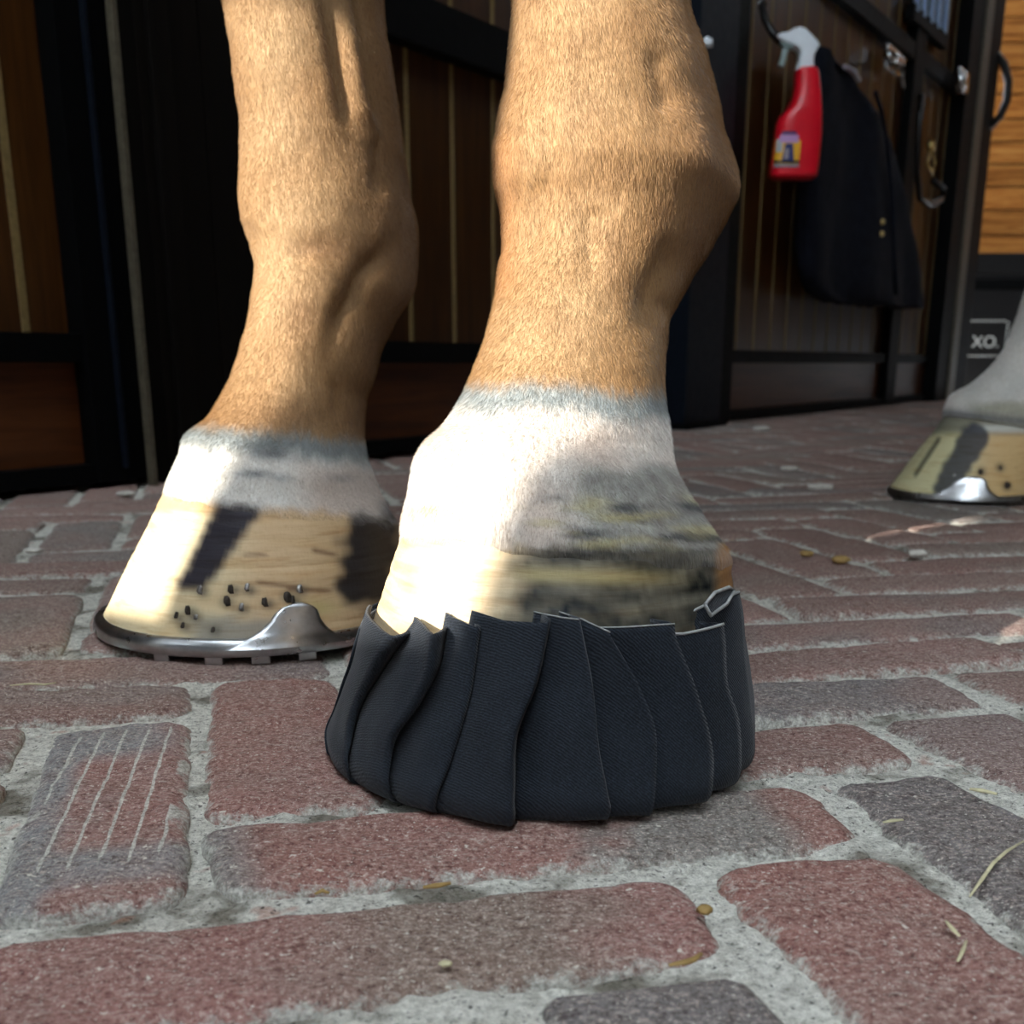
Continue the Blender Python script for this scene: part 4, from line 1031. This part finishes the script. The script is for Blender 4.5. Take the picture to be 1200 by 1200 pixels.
bm = bmesh.new(); tube(bm, [at(x, y, YH) for x, y in ((1140,66),(1158,60),(1168,64),(1177,76),(1182,96),(1180,118),(1172,136),(1162,147),(1145,150))], .014, 10); from_bm('rubber_tube', bm, M['blackp'], hs)
hk = hw('wall_hook', 'small white hook on the blue-black steel post', 'hook', [(829, 46), (829, 55)], .075, M['whitep'], .010)
bm = bmesh.new(); tube(bm, [bpos(829, 47, .05), bpos(829, 47, .078)], .006, 8); from_bm('stem', bm, M['whitep'], hk)

# black crate with printed frame by the pine wall
YC = YR - .45
c0 = at(1128, 330, YC); c1 = at(1260, 330, YC); zt = at(1160, 322, YC).z
crate = empty('storage_crate', (c0.x, YC, 0)); tag(crate, 'black storage crate with white lettering in a dashed frame, by pine wall', 'crate')
bm = bmesh.new(); quadbox(bm, (c0.x, YC, 0), (c1.x - c0.x, 0, 0), (0, .42, 0), (0, 0, zt)); from_bm('crate_body', bm, M['blackp'], crate, False, .008)
zl0, zl1 = at(1160, 340, YC).z, at(1160, 328, YC).z
bm = bmesh.new(); quadbox(bm, (c0.x - .01, YC - .012, zl0), (c1.x - c0.x + .02, 0, 0), (0, .44, 0), (0, 0, zl1 - zl0)); from_bm('crate_band', bm, M['steel'], crate, False, .004)
bm = bmesh.new(); quadbox(bm, (c0.x - .015, YC - .015, zt), (c1.x - c0.x + .03, 0, 0), (0, .45, 0), (0, 0, .09)); from_bm('lid', bm, M['blackp'], crate, False, .01)
tx = bpy.data.curves.new('lettering', 'FONT'); tx.body = 'XO.'; tx.size = .072; tx.extrude = .001
to = bpy.data.objects.new('lettering_tmp', tx); COL.objects.link(to); bpy.context.view_layer.update()
me = bpy.data.meshes.new_from_object(to.evaluated_get(bpy.context.evaluated_depsgraph_get())); bpy.data.objects.remove(to, do_unlink=True)
lp0 = at(1138, 407, YC - .004); me.transform(Matrix.Translation(lp0) @ Matrix.Rotation(math.pi / 2, 4, 'X')); me.materials.clear()
link('lettering', me, M['whitet'], crate, False)
dash = bmesh.new(); q0, q1 = at(1132, 377, YC - .003), at(1176, 418, YC - .003)
n = 9
for k in range(n):
    w = (q1.x - q0.x) / n
    for z in (q0.z, q1.z): quadbox(dash, (q0.x + k * w, YC - .003, z), (w * .55, 0, 0), (0, .002, 0), (0, 0, .007))
    h = (q1.z - q0.z) / n
    for x in (q0.x, q1.x): quadbox(dash, (x, YC - .003, q0.z + k * h), (.007, 0, 0), (0, .002, 0), (0, 0, h * .55))
from_bm('dashed_frame', dash, M['whitet'], crate, False)

# ------------------------------------------------------------------ litter on the bricks
def straw(pts, r_, label, mat='straw', cat='straw', group='straw scraps on the brick floor', flat=.55):
    r_ *= .75; P = [ground(x, y, .0012 + r_) for x, y in pts]; bm = bmesh.new()
    tube(bm, P, [r_ * (.55 if i in (0, len(P) - 1) else 1) for i in range(len(P))], 7)
    for v in bm.verts: v.co.z = .0012 + (v.co.z - .0012) * flat + .001
    o = from_bm('straw_scrap', bm, M[mat]); tag(o, label, cat, group)
straw([(12,805),(35,803),(52,804),(66,802)], .0010, 'pale flat straw scrap in the joint beside the shod forehoof')
straw([(1200,988),(1180,1000),(1164,1014),(1150,1034),(1136,1054)], .0007, 'long thin green-yellow stalk lying across dark slate brick')
straw([(1108,1082),(1116,1092),(1124,1100)], .0009, 'short cream straw scrap at the edge of the dark slate brick')
straw([(1132,1106),(1128,1118),(1122,1130)], .0007, 'thin tan straw scrap on the red brick next to the slate brick')
straw([(1136,926),(1150,928),(1168,932)], .0016, 'wide yellow straw scrap at the far side of the dark slate brick')
straw([(1035,966),(1045,964),(1058,963)], .0011, 'yellow straw scrap on mortar between wrap and slate brick')
straw([(496,1042),(512,1040),(528,1037)], .0015, 'golden leaf scrap in the joint in front of the hoof wrap', 'pellet', 'leaf scrap')
straw([(784,1134),(800,1131),(812,1128),(822,1120)], .0012, 'curled golden leaf scrap at a brick corner', 'pellet', 'leaf scrap')
straw([(370,1050),(378,1046),(385,1049)], .0012, 'olive scrap pressed into the joint of the front brick', 'pellet', 'leaf scrap')
def lump(x, y, r_, label, mat, cat, group, sq=.6):
    p = ground(x, y, .002); bm = bmesh.new(); bmesh.ops.create_icosphere(bm, subdivisions=2, radius=r_)
    for v in bm.verts:
        k = 1 + .3 * noise.noise(v.co.normalized() * 1.7 + Vector((x, y, 0))); v.co = Vector((v.co.x * 1.25 * k, v.co.y * k, v.co.z * sq * k))
    bmesh.ops.translate(bm, verts=bm.verts[:], vec=(p.x, p.y, .001 + r_ * sq * .8)); o = from_bm('pellet' if cat == 'pellet' else 'pebble', bm, M[mat]); tag(o, label, cat, group)
lump(985, 658, .0050, 'yellow feed pellet on the bricks between wrap and hind hoof', 'pellet', 'pellet', 'feed pellets')
lump(945, 650, .0040, 'small tan feed pellet close to the larger yellow one', 'pellet', 'pellet', 'feed pellets')
lump(826, 1066, .0016, 'round brown pellet in the mortar joint before the wrap', 'pellet', 'pellet', 'feed pellets', .8)
lump(1075, 651, .0052, 'cream pellet under the hind hoof toe', 'pebble', 'pellet', 'feed pellets')
lump(522, 1127, .0012, 'tiny cream seed lying on the front brick', 'straw', 'pellet', 'feed pellets')
for x, y, r_, lb in ((892,504,.014,'pale pebble near the foot of the blue-black post'),(925,550,.009,'small pale pebble on the far bricks between post and hind hoof'),(962,573,.011,'flat pale pebble on the far bricks beside the hind hoof'),(148,580,.008,'pale chip at the foot of the grey-edged post'),(40,646,.006,'white chip on the bricks behind the shod forehoof')):
    lump(x, y, r_, lb, 'pebble', 'pebble', 'pale pebbles on the bricks', .35)
